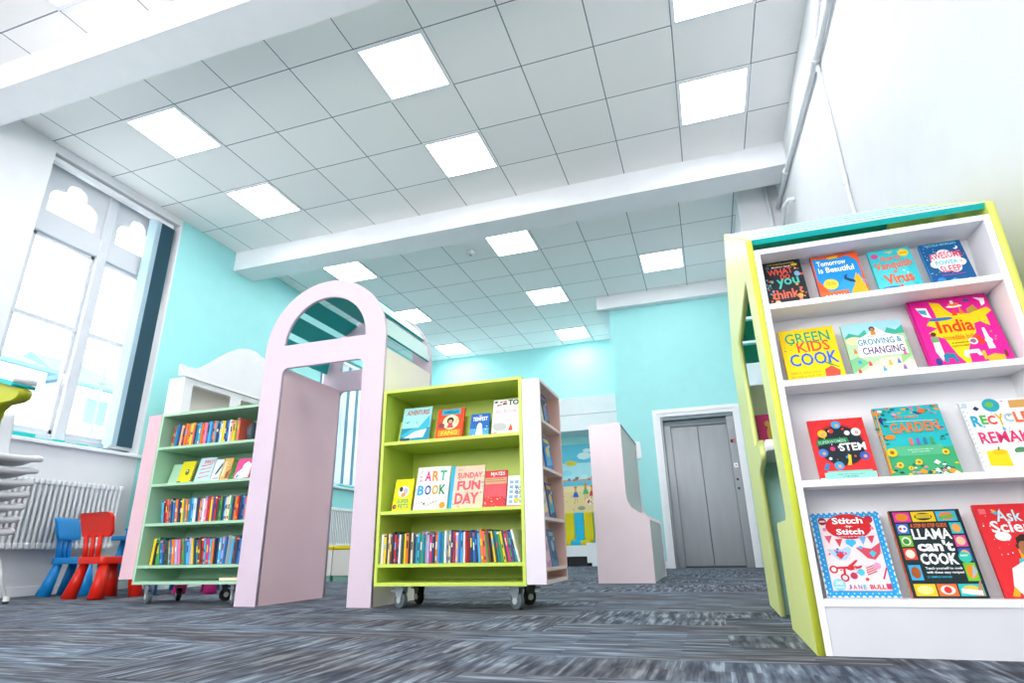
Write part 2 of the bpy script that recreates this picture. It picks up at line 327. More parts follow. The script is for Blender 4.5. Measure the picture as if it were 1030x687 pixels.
t = thing('smoke_detector', 'small round white smoke detector on the far bay ceiling', 'smoke detector'); bm = bmesh.new(); tube(bm, [(2.03, 3.39, HC), (2.03, 3.39, HC-.035), (2.03, 3.39, HC-.05)], [.055, .05, .03], 20); bmo('housing', bm, WHITE, t); bm = bmesh.new(); tube(bm, [(2.03, 3.39, HC-.05), (2.03, 3.39, HC-.062)], .015, 10); bmo('sensor', bm, GREY, t); rebase(t, (2.03, 3.39, HC))

# ------------------------------------------------------------------ lift
def lift():
    d = bpy.data.objects.new('door_1', None); COL.objects.link(d); struct(d); y = YE
    bm = extr([(4.0, 0), (EX0, 0), (EX0, EZ), (EX1, EZ), (EX1, 0), (5.19, 0), (5.19, EZ+.105), (4.0, EZ+.105)], [], 'y', y-.028, y+.02)
    b2 = extr([(4.03, 0), (4.055, 0), (4.055, EZ+.05), (5.135, EZ+.05), (5.135, 0), (5.16, 0), (5.16, EZ+.075), (4.03, EZ+.075)], [], 'y', y-.042, y-.027); me = bpy.data.meshes.new('t'); b2.to_mesh(me); b2.free(); bm.from_mesh(me); bpy.data.meshes.remove(me)
    bmo('architrave', bm, M('#eff1f6', .4), d)
    box('jamb', d, STEEL, (EX0, y+.0, 0, 4.13, y+.12, EZ)); box('jamb', d, STEEL, (4.13, y+.10, 0, 4.225, y+.2, 1.93))
    box('header', d, M('#6f7c82', .4, metal=.5), (EX0, y+.005, 2.0, EX1, y+.2, EZ), (EX0, y+.12, 1.92, 5.0, y+.3, 2.03))
    box('lift_panel', d, STEEL, (4.225, y+.16, 0.02, 4.598, y+.19, 1.925), bev=.002); box('lift_panel', d, STEEL, (4.604, y+.165, 0.02, 5.0, y+.195, 1.925), bev=.002)
    box('door_track', d, DGREY, (4.2, y+.13, 0, 5.0, y+.25, .02)); box('recess_lining', d, DGREY, (EX0, y+.28, 0, EX1, y+.3, EZ))
    c = box('control_column', d, STEEL, (5.0, y+.02, 0, EX1, y+.2, 1.995))
    box('floor_display', c, BLACK, (5.02, y+.012, 1.62, 5.075, y+.02, 1.665)); box('display_digit', c, emis('red_digit', (1, .05, .08, 1), 2), (5.055, y+.010, 1.63, 5.065, y+.012, 1.655))
    box('notice', c, WHITE, (5.02, y+.014, 1.28, 5.07, y+.02, 1.34)); box('notice_mark', c, M('#d63b30'), (5.035, y+.012, 1.30, 5.055, y+.014, 1.32))
    for z in (1.12, 1.0):
        bm = bmesh.new(); tube(bm, [(5.04, y+.02, z), (5.04, y+.008, z)], .017, 14); bmo('button', bm, BLACK, c)
lift()
t = thing('light_switch', 'white double switch plate on turquoise wall left of the lift', 'switch'); box('plate', t, WHITE, (3.69, YE-.03, 1.48, 3.79, YE, 1.72), bev=.005); box('rocker', t, WHITE, (3.72, YE-.036, 1.55, 3.76, YE-.03, 1.65), bev=.002); rebase(t, (3.74, YE, 1.6))
t = thing('wall_sensor', 'tiny white sensor high on the corner of the turquoise back wall', 'sensor'); box('housing', t, WHITE, (3.30, YB-.04, 3.22, 3.35, YB, 3.3), bev=.006); box('lens', t, M('#dfe3e6', .2), (3.31, YB-.046, 3.24, 3.34, YB-.04, 3.27)); rebase(t, (3.32, YB, 3.26))

# ------------------------------------------------------------------ pipes on the right wall
def pipe(label, pts, r, joints=()):
    t = thing('wall_pipe', label, 'pipe'); bm = bmesh.new(); tube(bm, pts, r, 12); bmo('pipe', bm, M('#e6e8ed', .35), t, True)
    bm = bmesh.new()
    for (p, q) in joints: tube(bm, [p, q], r*1.5, 12)
    if joints: bmo('pipe_clip', bm, M('#dfe2e8', .35), t)
    else: bm.free()
    rebase(t, pts[0])
xw = XR-.028
pipe('white horizontal pipe running along the right wall below the ceiling', [(xw, -2.5, 3.45), (xw, .22, 3.47), (xw, .74, 3.49), (xw, 2.0, 3.62), (xw, 3.05, 3.69)], .022, [((xw, .70, 3.485), (xw, .80, 3.49)), ((xw, 2.3, 3.645), (xw, 2.34, 3.65))])
pipe('thin white conduit dropping down the right wall from the pipe', [(xw+.012, .74, 3.49), (xw+.012, .755, 2.55), (xw+.012, .72, 1.4)], .010, [((xw+.012, .74, 3.4), (xw+.012, .74, 3.46)), ((xw+.012, .755, 2.56), (xw+.012, .755, 2.48))])
pipe('second thin white pipe parallel to the upper pipe at the top of the right wall', [(xw, -1.2, 3.62), (xw, .36, 3.64), (xw, .52, 3.60), (xw, .62, 3.5)], .014, [((xw, .3, 3.64), (xw, .35, 3.64))])
pipe('white vertical pipe on the pier beyond the middle beam', [(5.63, 3.07, HC), (5.65, 3.07, 3.4), (5.66, 3.07, .1)], .022)
pipe('bent white pipe leaving the right wall above the display den roof', [(XR, 2.32, 3.34), (XR-.06, 2.33, 3.34), (XR-.07, 2.5, 3.38), (XR-.05, 2.9, 3.35), (XR-.05, 2.95, 2.6)], .02)

# ------------------------------------------------------------------ exterior
def house(label, x, y0, y1, ze, zr, kind):
    t = thing('house', label, 'house'); RF = M('#4a6a80', .8); WL = M('#dfe6ea', .8)
    if kind == 'gable':   # gable end facing the window
        ym = (y0+y1)/2; bm = extr([(y0+.3, -1), (y1-.3, -1), (y1-.3, ze), (ym, zr-.15), (y0+.3, ze)], [], 'x', x-7, x); bmo('wall', bm, WL, t)
        bm = extr([(y0, ze-.2), (ym, zr-.25), (y1, ze-.2), (y1+.1, ze), (ym, zr), (y0-.1, ze)], [], 'x', x-7.2, x+.5); bmo('roof', bm, RF, t)
    else:
        box('wall', t, WL, (x-6, y0+.3, -1, x, y1-.3, ze))
        bm = bmesh.new(); v = [bm.verts.new(p) for p in ((x+.4, y0, ze-.05), (x+.4, y1, ze-.05), (x-3, y1-1.0, zr), (x-3, y0+.6, zr), (x-6.4, y0, ze), (x-6.4, y1, ze))]
        for f in ((0, 1, 2, 3), (2, 3, 4, 5), (0, 3, 4), (1, 2, 5), (0, 1, 5, 4)): bm.faces.new([v[i] for i in f])
        bmo('roof', bm, RF, t)
        box('gutter', t, M('#4d7f9c', .7), (x+.4, y0, ze-.12, x+.52, y1, ze))
    w = box('window', t, M('#4c7180', .3), (x, (y0+y1)/2-.5, ze-1.6, x+.03, (y0+y1)/2+.5, ze-.5)); 
    box('chimney', t, M('#7aa3bd', .8), (x-3.3, y1-1.6, zr-.4, x-2.7, y1-1.1, zr+.9))
    rebase(t, (x, (y0+y1)/2, -1))
house('pale house outside the left pane with a hipped slate roof', -20, 8.2, 12.9, 7.4, 8.9, 'hip')
house('pale house outside the right pane with a steep slate gable', -21, 13.6, 17.6, 7.5, 9.3, 'hip')
t = thing('street_post', 'thin bluish street post outside the right window pane', 'post'); bm = bmesh.new(); tube(bm, [(-18, 13.45, -1), (-18, 13.45, 7.6)], .05, 8); bmo('pole', bm, M('#5f97c4', .6), t); bm = bmesh.new(); tube(bm, [(-18, 13.45, 6.9), (-18, 13.45, 7.2)], .16, 10); bmo('lamp_head', bm, M('#5f97c4', .6), t); rebase(t, (-18, 13.45, -1))
struct(box('ground', None, M('#b9bcb8', .9), (-60, -30, -1.2, XL-.35, 60, -1)))

# ------------------------------------------------------------------ casters and bookcases
def caster(root, x, y, h=.112, front=True, ang=0.0):
    bm = bmesh.new(); bx(bm, -.035, -.035, h-.006, .035, .035, h); 
    for s in (-1, 1):
        sd = extr([(-.03, h-.006), (.035, h-.006), (.034, h-.03), (.012, .045), (.010, .030), (-.008, .030), (-.03, h-.03)], [], 'x', s*.017-.002, s*.017+.002); me = bpy.data.meshes.new('t'); sd.to_mesh(me); sd.free(); bm.from_mesh(me); bpy.data.meshes.remove(me)
    bx(bm, -.025, .02, h-.03, .025, .06, h-.022)
    c = bmo('caster', bm, M('#b9c4ca', .3, metal=.7) if front else M('#4a4f52', .4), root)
    bm = bmesh.new(); tube(bm, [(-.014, 0, .041), (-.011, 0, .041), (.011, 0, .041), (.014, 0, .041)], [.037, .041, .041, .037], 28)
    wl = bmo('wheel', bm, M('#5c666c', .5) if front else BLACK, c)
    bm = bmesh.new(); tube(bm, [(-.0205, 0, .041), (.0205, 0, .041)], .016, 16); hb = bmo('hub', bm, M('#c3ccd0', .3), wl) if False else bmo('hub', bm, M('#c3ccd0', .3), c)
    mt = Matrix.Translation((x, y, 0)) @ Matrix.Rotation(ang, 4, 'Z')
    for o in (c, wl, hb): o.data.transform(mt)
def bookcase(label, mat, x0, x1, y0, y1, z0, z1, tops, casters, rests=()):
    t = thing('bookcase', label, 'bookcase'); T = .018
    box('side_panel', t, mat, (x0, y0, z0, x0+T, y1, z1), bev=.001); box('side_panel', t, mat, (x1-T, y0, z0, x1, y1, z1), bev=.001)
    box('top_panel', t, mat, (x0+T, y0, z1-T, x1-T, y1, z1), bev=.001); box('base_panel', t, mat, (x0+T, y0, z0, x1-T, y1, z0+T), bev=.001)
    box('back_panel', t, mat, (x0+T, y1-.012, z0+T, x1-T, y1-.002, z1-T))
    for z in tops: box('shelf', t, mat, (x0+T, y0+.003, z-T, x1-T, y1-.012, z), bev=.001)
    for (z, dy) in rests:
        bm = bmesh.new(); bx(bm, x0+T+.02, 0, 0, x1-T-.02, .008, .15, mat=Matrix.Translation((0, dy, z)) @ Matrix.Rotation(rad(-14), 4, 'X')); bmo('display_rest', bm, mat, t)
    for i, (cx, cy) in enumerate(casters): caster(t, cx, cy, z0, i < 2, (1.15, 1.0, .9, -.7)[i])
    return rebase(t, (x0, y0, 0))
bookcase('mint green bookcase on casters left of the pink arch, full of spine-out books', MINT, 1.01, 1.86, .10, .46, .118, 1.237, (1.002, .752, .494, .233), ((1.09, .17), (1.79, .155), (1.10, .40), (1.5, .40)), ((.752, .20),))
bookcase('lime green bookcase on casters right of the pink arch, with face-out books', LIME, 2.875, 3.725, -.05, .33, .112, 1.183, (.876, .494, .222), ((3.0, .03), (3.66, .005), (2.98, .28), (3.64, .27)), ((.876, .065), (.494, .065)))
def endunit(label, x0, x1, y0, y1, z0, z1, tops, face):
    t = thing('end_shelf', label, 'shelf'); T = .018; F = M('#e6dde9', .4); IN = M('#e3bfbd', .5)
    bxs = x0 if face > 0 else x1
    box('side_panel', t, F if face > 0 else M('#e0bcc6', .45), (x0, y0, z0, x1, y0+T, z1), bev=.001); box('side_panel', t, IN, (x0, y1-T, z0, x1, y1, z1), bev=.001)
    box('back_panel', t, IN, (min(bxs, bxs+face*.01), y0+T, z0, max(bxs, bxs+face*.01), y1-T, z1))
    box('top_panel', t, M('#e3d3dc', .4), (x0, y0+T, z1-T, x1, y1-T, z1)); box('base_panel', t, M('#ecd6d6', .4), (x0, y0+T, z0, x1, y1-T, z0+T))
    for z in tops: box('shelf', t, M('#ecd6d6', .4), (x0+.001, y0+T, z-.016, x1-.001, y1-T, z))
    return rebase(t, (x0, y0, 0))
endunit('narrow pale pink end shelf facing right, fixed to the lime bookcase', 3.727, 3.828, -.05, .41, .118, 1.163, (.942, .692, .437, .192), 1)
endunit('narrow pink end shelf on the left side of the mint green bookcase', .89, 1.008, .10, .52, .150, 1.237, (1.0, .75, .49, .25), -1)

# ------------------------------------------------------------------ pink arch tower
def slat(bm, mat, outer_test):
    for f in bm.faces:
        if outer_test(f.calc_center_median()): f.material_index = 1
    if mat is not None: bmesh.ops.transform(bm, matrix=mat, verts=bm.verts)
    return bm
PALE = M('#bfe4e2', .35)
def tower():
    t = thing('arch_den', 'tall pink arched reading den with teal slatted roof between the two bookcases', 'play den')
    x0, x1, cx = 1.905, 2.815, 2.36; R = .455
    outer = [(x0, 0)]+[(x1-.15, 0)][:0]+[(x0+.15, 0)]+[(x0+.15, 1.0)][:0]
    outer = [(x0, 0), (x0+.15, 0)]+[(x0+.15, 1.40)]+arc(x0+.19, 1.40, .04, 180, 90, 6)[1:]+arc(x1-.19, 1.40, .04, 90, 0, 6)+[(x1-.15, 0), (x1, 0)]+arc(cx, 1.57, R, 0, 180, 40)
    hole = [(x0+.14, 1.597), (x1-.145, 1.597)]+arc(cx, 1.597, .31, 0, 180, 30)
    for y in (.03, .68): bmo('arch_frame', extr(outer, [hole], 'y', y, y+.025), PINK, t)  # lavender cast of cool daylight mixed into the frame colour; inner wall stays pinker
    box('side_wall', t, M('#f2d2da', .45), (2.030, .055, 0, 2.055, .68, 1.45)); box('side_wall', t, M('#fbf3ea', .45), (2.79, .055, 0, 2.815, .68, 1.50))
    for i in range(8):
        a = rad(11+22.57*i); m = Matrix.Translation((cx, 0, 1.57)) @ Matrix.Rotation(-a, 4, 'Y') @ Matrix.Translation((.432, 0, 0))
        bm = bmesh.new(); bx(bm, -.009, .055, -.062, .009, .68, .062); slat(bm, m, lambda c: c.x > .0085); bmo('roof_slat', bm, [TEAL, PALE], t)
    rebase(t, (cx, .36, 0))
tower()

# ------------------------------------------------------------------ lime house-shaped den with the white display shelves
def den():
    t = thing('house_den', 'lime green house-shaped reading den with white display shelves and teal roof at right', 'play den')
    yf, yr, yb, ze, zr = -1.113, -.38, .36, 1.243, 1.665
    outer = [(yf, 0), (-.56, 0), (-.62, .34)]+[(-.64, .352), (-.91, .352), (-.935, .37), (-.935, 1.18), (-.205, 1.18), (-.205, .70), (-.22, .685), (-.44, .68)]+arc(-.45, .65, .03, 80, -60, 5)+[(-.40, .60), (-.27, .58), (-.20, .56), (-.17, 0), (yb, 0), (yb, ze), (yr, zr), (yf, ze)]
    bmo('side_frame', extr(outer, [], 'x', 4.848, 4.868), [YLIME], t)
    o = bmo('frame_edge', extr([(yf-.0015, .0), (yf+.012, 0), (yf+.012, ze-.004), (yf-.0015, ze-.006)], [], 'x', 4.8485, 4.8675), [YLEDGE], t)
    bmo('end_wall', extr([(yf, 0), (yb, 0), (yb, ze), (yr, zr), (yf, ze)], [], 'x', 5.532, 5.552), [M('#dde86a', .4, grain='wood')], t)
    L = math.hypot(yr-yf, zr-ze); a = math.atan2(zr-ze, yr-yf); n = 5; w = L/n
    for s in (0, 1):
        for i in range(n):
            bm = bmesh.new(); bx(bm, 4.868, .006+w*i, -.019, 5.532, w*(i+1)-.026, -.001); slat(bm, None, lambda c: c.z > -.002)
            o = bmo('roof_slat', bm, [TEAL, PALE], t)
            if s == 0: o.data.transform(Matrix.Translation((0, yf, ze)) @ Matrix.Rotation(a, 4, 'X'))
            else: o.data.transform(Matrix.Translation((0, yb, ze)) @ Matrix.Scale(-1, 4, (0, 1, 0)) @ Matrix.Rotation(a, 4, 'X')); o.data.flip_normals()
    # white display unit
    T = .018; a0, a1 = 4.8685, 5.531; yk = -.985
    box('shelf_side', t, SHELFW, (a0, yf, 0, a0+T, yk, 1.203), bev=.001); box('shelf_side', t, SHELFW, (a1-T, yf, 0, a1, yk, 1.203), bev=.001)
    box('shelf_top', t, SHELFW, (a0+T, yf, 1.185, a1-T, yk, 1.203), bev=.001)
    box('shelf_back', t, SHELFW, (a0+T, yk, .0, a1-T, yk+.01, 1.203))
    for z in (1.007, .752, .452, .138): box('display_shelf', t, SHELFW, (a0+T, yf, z-.019, a1-T, yk, z), bev=.001)
    box('plinth', t, M('#dedfe4', .35), (a0+T, yf+.004, 0, a1-T, yf+.02, .119))
    # inside: worktop and rear wall
    wt = extr([(4.869, -.50), (5.0, -.50), (5.2, -.42), (5.531, -.42), (5.531, .34), (4.869, .34)], [], 'z', .63, .672); bmo('worktop', wt, M('#f0f2f2', .3), t)
    box('rear_wall', t, M('#f4f5f0', .5), (4.868, .335, .63, 5.532, .36, 1.10)); box('lower_panel', t, M('#a5d3d5', .5), (4.868, -.1, .0, 5.532, -.08, .63)); 
    rebase(t, (5.2, -.4, 0))
den()
t = thing('panel_den', 'corner of another lime den panel with teal and white roof edge at the left edge', 'play den')
bmo('side_frame', extr([(3.50, 0), (3.585, 0), (3.585, .487), (3.589, .503), (3.600, .511), (3.628, .513), (3.638, .517), (3.641, .524), (3.636, .532), (3.2, .66), (3.1, .60), (3.1, 0)][::1], [], 'y', -2.42, -2.4), M('#a7ae14', .4, grain='wood'), t)
bmo('roof_slat', extr([(3.636, .5325), (3.2, .6605), (3.2, .668), (3.637, .5385)], [], 'y', -2.43, -2.395), TEAL, t)
bmo('roof_board', extr([(3.637, .539), (3.2, .6685), (3.2, .683), (3.637, .548)], [], 'y', -2.43, -2.395), WHITE, t)
rebase(t, (3.4, -2.41, 0))

# ------------------------------------------------------------------ pink partition bench, yellow bench, back seating
t = thing('bench_divider', 'high-backed pink divider unit standing in front of the lift wall', 'divider')
prof = [(3.667, 0), (4.134, 0), (4.134, .50)]+[(4.11, .535), (4.05, .56), (3.99, .60), (3.958, .66), (3.952, .72)]+[(3.952, 1.337), (3.667, 1.337)]
bmo('end_panel', extr(prof, [], 'y', 2.22, 2.245), M('#f3dfe8', .45), t)
bmo('end_panel', extr(prof, [], 'y', 3.44, 3.465), M('#f3dfe8', .45), t)
box('upper_body', t, M('#ccd8d3', .5), (3.68, 2.245, .5, 3.945, 3.44, 1.325)); box('lower_body', t, M('#c9d2ce', .5), (3.68, 2.245, 0, 4.125, 3.44, .50)); box('top_edge', t, M('#7b8488', .4), (3.67, 2.245, 1.325, 3.951, 3.44, 1.337))
rebase(t, (3.9, 2.22, 0))
for k, (a, b, lb) in enumerate(((.05, .66, 'left white storage bench with yellow cushion seen through the pink arch'), (.67, 1.30, 'right white storage bench with yellow cushion seen through the pink arch'))):
    t = thing('storage_bench', lb, 'bench'); box('cabinet', t, M('#eceae4', .4), (a, 2.80, .055, b, 3.25, .318), bev=.003); box('plinth', t, M('#8fc7b8', .5), (a+.01, 2.815, 0, b-.01, 3.24, .055)); box('seat_cushion', t, M('#e8cf10', .5), (a, 2.79, .318, b, 3.25, .362), bev=.012); rebase(t, (a, 2.8, 0))
t = thing('wall_bench', 'white window seat along the back wall with yellow and blue striped cushions', 'bench')
box('seat_box', t, WHITE, (.9, 7.08, .15, 2.76, 7.5, .325), (2.62, 7.06, .05, 2.80, 7.5, .36), bev=.004); box('kick_board', t, BLACK, (.9, 7.12, 0, 2.62, 7.5, .15)); box('foot_block', t, WHITE, (2.7, 7.04, 0, 2.86, 7.4, .09))
for i in range(8):
    a = 1.375+.165*i; m = M('#dcc600', .6) if i % 2 else M('#1fb6e0', .6)
    box('back_pad', t, m, (a, 7.40, .405, a+.163, 7.49, .865), bev=.018)
    box('seat_pad', t, m, (a-.01, 7.08, .325, a+.163, 7.40, .405), bev=.018)
rebase(t, (1.8, 7.3, 0))

# ------------------------------------------------------------------ flat artwork helper
_tc = {}
def glyphs(s, bold=.0):
    k = (s, bold)
    if k in _tc: return _tc[k]
    cu = bpy.data.curves.new('t', 'FONT'); cu.body = s; cu.resolution_u = 2; cu.offset = bold; cu.fill_mode = 'FRONT'
    o = bpy.data.objects.new('t', cu); COL.objects.link(o); dg = bpy.context.evaluated_depsgraph_get(); me = bpy.data.meshes.new_from_object(o.evaluated_get(dg))
    vsx = [tuple(v.co[:2]) for v in me.vertices]; fs = [tuple(p.vertices) for p in me.polygons]
    bpy.data.objects.remove(o); bpy.data.curves.remove(cu); bpy.data.meshes.remove(me)
    if vsx:
        a = min(v[0] for v in vsx); b = max(v[0] for v in vsx); c = min(v[1] for v in vsx); d = max(v[1] for v in vsx)
        vsx = [((v[0]-a)/max(b-a, 1e-6), (v[1]-c)/max(d-c, 1e-6)) for v in vsx]
    _tc[k] = (vsx, fs); return _tc[k]
class Art:
    def __init__(s, w, h, y=0): s.w, s.h, s.y = w, h, y; s.V = []; s.F = []; s.MI = []; s.mats = []; s.k = 0
    def m(s, c):
        mm = M(c, .45, .3) if isinstance(c, str) else c
        if mm not in s.mats: s.mats.append(mm)
        return s.mats.index(mm)
    def add(s, pts, faces, c):
        s.k += 1; b = len(s.V); y = s.y-.00003*s.k-.0002
        for (u, v) in pts: s.V.append((u*s.w, y, v*s.h))
        for f in faces: s.F.append([b+i for i in f]); s.MI.append(s.m(c))
    def poly(s, pts, c): s.add(pts, [tuple(range(len(pts)))], c)
    def rect(s, a, b, c, d, col): s.poly([(a, b), (c, b), (c, d), (a, d)], col)
    def ell(s, u, v, r, c, q=None, n=18):
        q = q if q is not None else r*s.w/s.h
        s.poly([(u+r*math.cos(2*PI*i/n), v+q*math.sin(2*PI*i/n)) for i in range(n)], c)
    def line(s, a, b, c, d, t, col):
        dx, dy = (c-a)*s.w, (d-b)*s.h; l = math.hypot(dx, dy) or 1; nx, ny = -dy/l*t/2, dx/l*t/2
        s.poly([(a+nx/s.w, b+ny/s.h), (a-nx/s.w, b-ny/s.h), (c-nx/s.w, d-ny/s.h), (c+nx/s.w, d+ny/s.h)], col)
    def txt(s, t, a, b, c, d, col, bold=.03, rot=0, bow=0):
        bold = round(bold*.42, 3)
        vv, ff = glyphs(t, bold); cu, cv = (a+c)/2, (b+d)/2; P = []
        for (x, y) in vv:
            u = a+(c-a)*x; v = b+(d-b)*y+bow*math.sin(PI*x)
            if rot:
                X, Y = (u-cu)*s.w, (v-cv)*s.h; r = rad(rot); u = cu+(X*math.cos(r)-Y*math.sin(r))/s.w; v = cv+(X*math.sin(r)+Y*math.cos(r))/s.h
            P.append((u, v))
        s.add(P, ff, col)
    def dots(s, n, r, cols, box=(0.03, .03, .97, .97), seed=1, shape=0):
        R = random.Random(seed)
        for i in range(n):
            u = R.uniform(box[0], box[2]); v = R.uniform(box[1], box[3]); c = cols[i % len(cols)]; q = r*R.uniform(.6, 1.3)
            if shape == 0: s.ell(u, v, q, c, n=10)
            elif shape == 1: s.poly([(u-q, v), (u, v-q*.7), (u+q, v), (u, v+q*.7)], c)
            else: s.ell(u, v, q, c, q*s.w/s.h*.5, 8)
    def obj(s, name, parent):
        if not s.F: return None
        me = bpy.data.meshes.new(name); me.from_pydata(s.V, [], s.F); me.update()
        for p, i in zip(me.polygons, s.MI): p.material_index = i
        # make every face look outwards (-y)
        bm = bmesh.new(); bm.from_mesh(me)
        for f in bm.faces:
            f.normal_update()
            if f.normal.y > 0: f.normal_flip()
        bm.to_mesh(me); bm.free()
        return link(name, me, s.mats, parent)
PAGE = M('#efe9dc', .8)
def fbook(label, x, y, z, w, h, col, art, t=.012, tilt=14, face=0, spine=None, group='face-out picture books', titles=None):
    r = thing('picture_book', label, 'book', group)
    bm = bmesh.new(); bx(bm, 0, 0, 0, w, .0018, h); bx(bm, 0, t-.0018, 0, w, t, h); bmo('cover', bm, M(col, .4), r)
    bm = bmesh.new(); bx(bm, -.0008, -.0002, 0, .0018, t, h); bmo('spine', bm, M(spine or col, .4), r)
    box('pages', r, PAGE, (.003, .0018, .003, w-.004, t-.0018, h-.003))
    A = Art(w, h); art(A); A.obj('cover_print', r)
    if titles:
        B = Art(w, h, -.00003*A.k-.0002); titles(B); B.obj('title', r)
    r.rotation_euler = (rad(-tilt), 0, rad(90) if face else 0); r.location = (x, y, z)
    return r
# --- display den, top shelf
YD = -1.078
def a1(A):
    A.rect(0, 0, 1, 1, '#23292e'); A.dots(22, .028, ['#e85a4c', '#49b7a6', '#f0a83c', '#6ea3d8'], (.03, .1, .2, .6), 3); A.dots(10, .03, ['#f0a83c', '#e85a4c'], (.78, .05, .97, .85), 5)
    A.txt('FROM THE BESTSELLING AUTHOR', .15, .91, .85, .94, '#d9c42a'); A.ell(.83, .87, .08, '#e0b632', .03); A.ell(.85, .66, .07, '#7ba7cf', .06); A.ell(.8, .17, .07, '#f0a83c', .05); A.rect(.76, .04, .84, .12, '#e46f8a'); A.ell(.22, .07, .07, '#f3c9a0', .05)
    A.ell(.15, .86, .05, '#3d6f9c', .03)
fbook('black face-out book titled What do you think, first on the top display shelf', 4.893, YD, 1.008, .121, .185, '#23292e', a1, spine='#14181b',
      titles=lambda B: (B.txt('Matthew Syed', .25, .83, .72, .875, '#ffffff'), B.txt('WHAT', .12, .68, .76, .82, '#e9584d', .05, 3), B.txt('DO', .42, .57, .66, .67, '#e9584d', .05), B.txt('you', .3, .37, .86, .58, '#4fbfae', .05, 3), B.txt('think', .12, .14, .78, .34, '#ee6b52', .05, 2), B.txt('?', .80, .24, .9, .36, '#ee6b52', .05)))
def a2(A):
    A.rect(0, 0, 1, 1, '#ef5a26'); A.poly([(.03, .95), (.03, .45), (.25, .12), (.9, .03), (.97, .55), (.95, .8), (.78, .95), (.6, .91), (.25, .93)], '#1d93dc'); A.poly([(.33, .06), (.95, .01), (.98, .35), (.6, .45), (.45, .3)], '#2e9fe2')
    A.rect(0, 0, .3, .12, '#ef5a26'); A.rect(0.01, .02, .6, .17, '#f06a3a'); A.poly([(.33, .95), (.6, .97), (.56, .91), (.4, .90)], '#f4c430')
    for (u, v, h, r) in ((.72, .02, .30, 0), (.82, .05, .48, 6), (.9, .05, .45, 10), (.62, .04, .22, -8)): A.poly([(u, v), (u+.09, v+.03), (u+.10-.01*r, v+h), (u-.01-.01*r, v+h*.6)], '#f2b31f')
    A.ell(.28, .33, .155, '#f6d13a'); A.poly([(.6, .49), (.67, .52), (.64, .44), (.78, .37), (.8, .3), (.68, .34), (.58, .41)], '#1f3f63'); A.txt('ACTIVISM & CREATIVITY', .16, .32, .4, .345, '#7a4a10'); A.txt('FOR ALL', .19, .36, .37, .385, '#7a4a10')
fbook('orange and blue face-out book titled Tomorrow Is Beautiful, top display shelf', 5.046, YD, 1.008, .138, .177, '#ef5a26', a2, spine='#1c2d6b',
      titles=lambda B: (B.txt('Tomorrow', .1, .76, .72, .88, '#ffffff', .05), B.txt('Is Beautiful', .1, .6, .85, .73, '#ffffff', .05), B.txt('SARAH', .1, .015, .5, .1, '#ffffff', .05)))
def a3(A):
    A.rect(0, 0, 1, 1, '#38bfc9'); A.rect(.0, 0, .8, .6, '#52cbd2'); A.dots(26, .018, ['#8fe0e2', '#ffffff', '#1f9fae'], seed=9); A.ell(.82, .87, .125, '#f2cd35'); A.txt('FACTS', .74, .85, .9, .885, '#5a4200'); A.ell(.13, .86, .09, '#c94b8c', .06); A.poly([(.38, .93), (.6, .95), (.55, .90)], '#f2cd35')
    A.ell(.3, .07, .25, '#3a74b8', .05); A.dots(7, .035, ['#7fa7d8', '#f06a3a'], (.1, .04, .55, .12), 4)
fbook('turquoise face-out book titled How to Vanquish a Virus, top display shelf', 5.213, YD, 1.008, .118, .166, '#38bfc9', a3,
      titles=lambda B: (B.txt('How to', .25, .72, .72, .85, '#f0663c', .06, 5), B.txt('Vanquish', .05, .48, .93, .71, '#f0663c', .06, 4), B.txt('a', .45, .42, .53, .48, '#f0663c', .06), B.txt('Virus', .18, .17, .85, .41, '#f0663c', .08, 4), B.txt('Tom Jackson', .55, .05, .92, .085, '#ffffff')))
def a4(A):
    A.rect(0, 0, 1, 1, '#12588f'); A.dots(40, .012, ['#cfe6f7', '#6fb4e2'], seed=12)
    for (u, v, r) in ((.3, .62, .16), (.5, .7, .17), (.7, .62, .16), (.22, .48, .13), (.8, .48, .13), (.4, .38, .16), (.62, .36, .16), (.5, .52, .26)): A.ell(u, v, r, '#eef3f8')
    A.ell(.82, .83, .06, '#eef3f8'); A.ell(.79, .85, .05, '#12588f'); A.poly([(.05, .0), (.95, 0), (.85, .1), (.7, .04), (.5, .12), (.3, .05), (.15, .11)], '#4fa8df'); A.ell(.2, .1, .1, '#2e86c9'); A.rect(.25, .19, .8, .22, '#7d4fa0')
fbook('dark blue face-out book titled The Awesome Power of Sleep, last on top display shelf', 5.357, YD, 1.008, .112, .163, '#12588f', a4, spine='#2c8fd0',
      titles=lambda B: (B.txt('NICOLA MORGAN', .14, .91, .88, .965, '#7fd3ef'), B.txt('THE', .44, .77, .58, .8, '#e0516a'), B.txt('AWESOME', .12, .58, .9, .74, '#e0516a', .06, 2, .02), B.txt('POWER', .22, .45, .74, .55, '#31b6c4', .05), B.txt('OF', .77, .46, .85, .52, '#e0516a'), B.txt('SLEEP', .27, .27, .76, .42, '#e0516a', .06)))
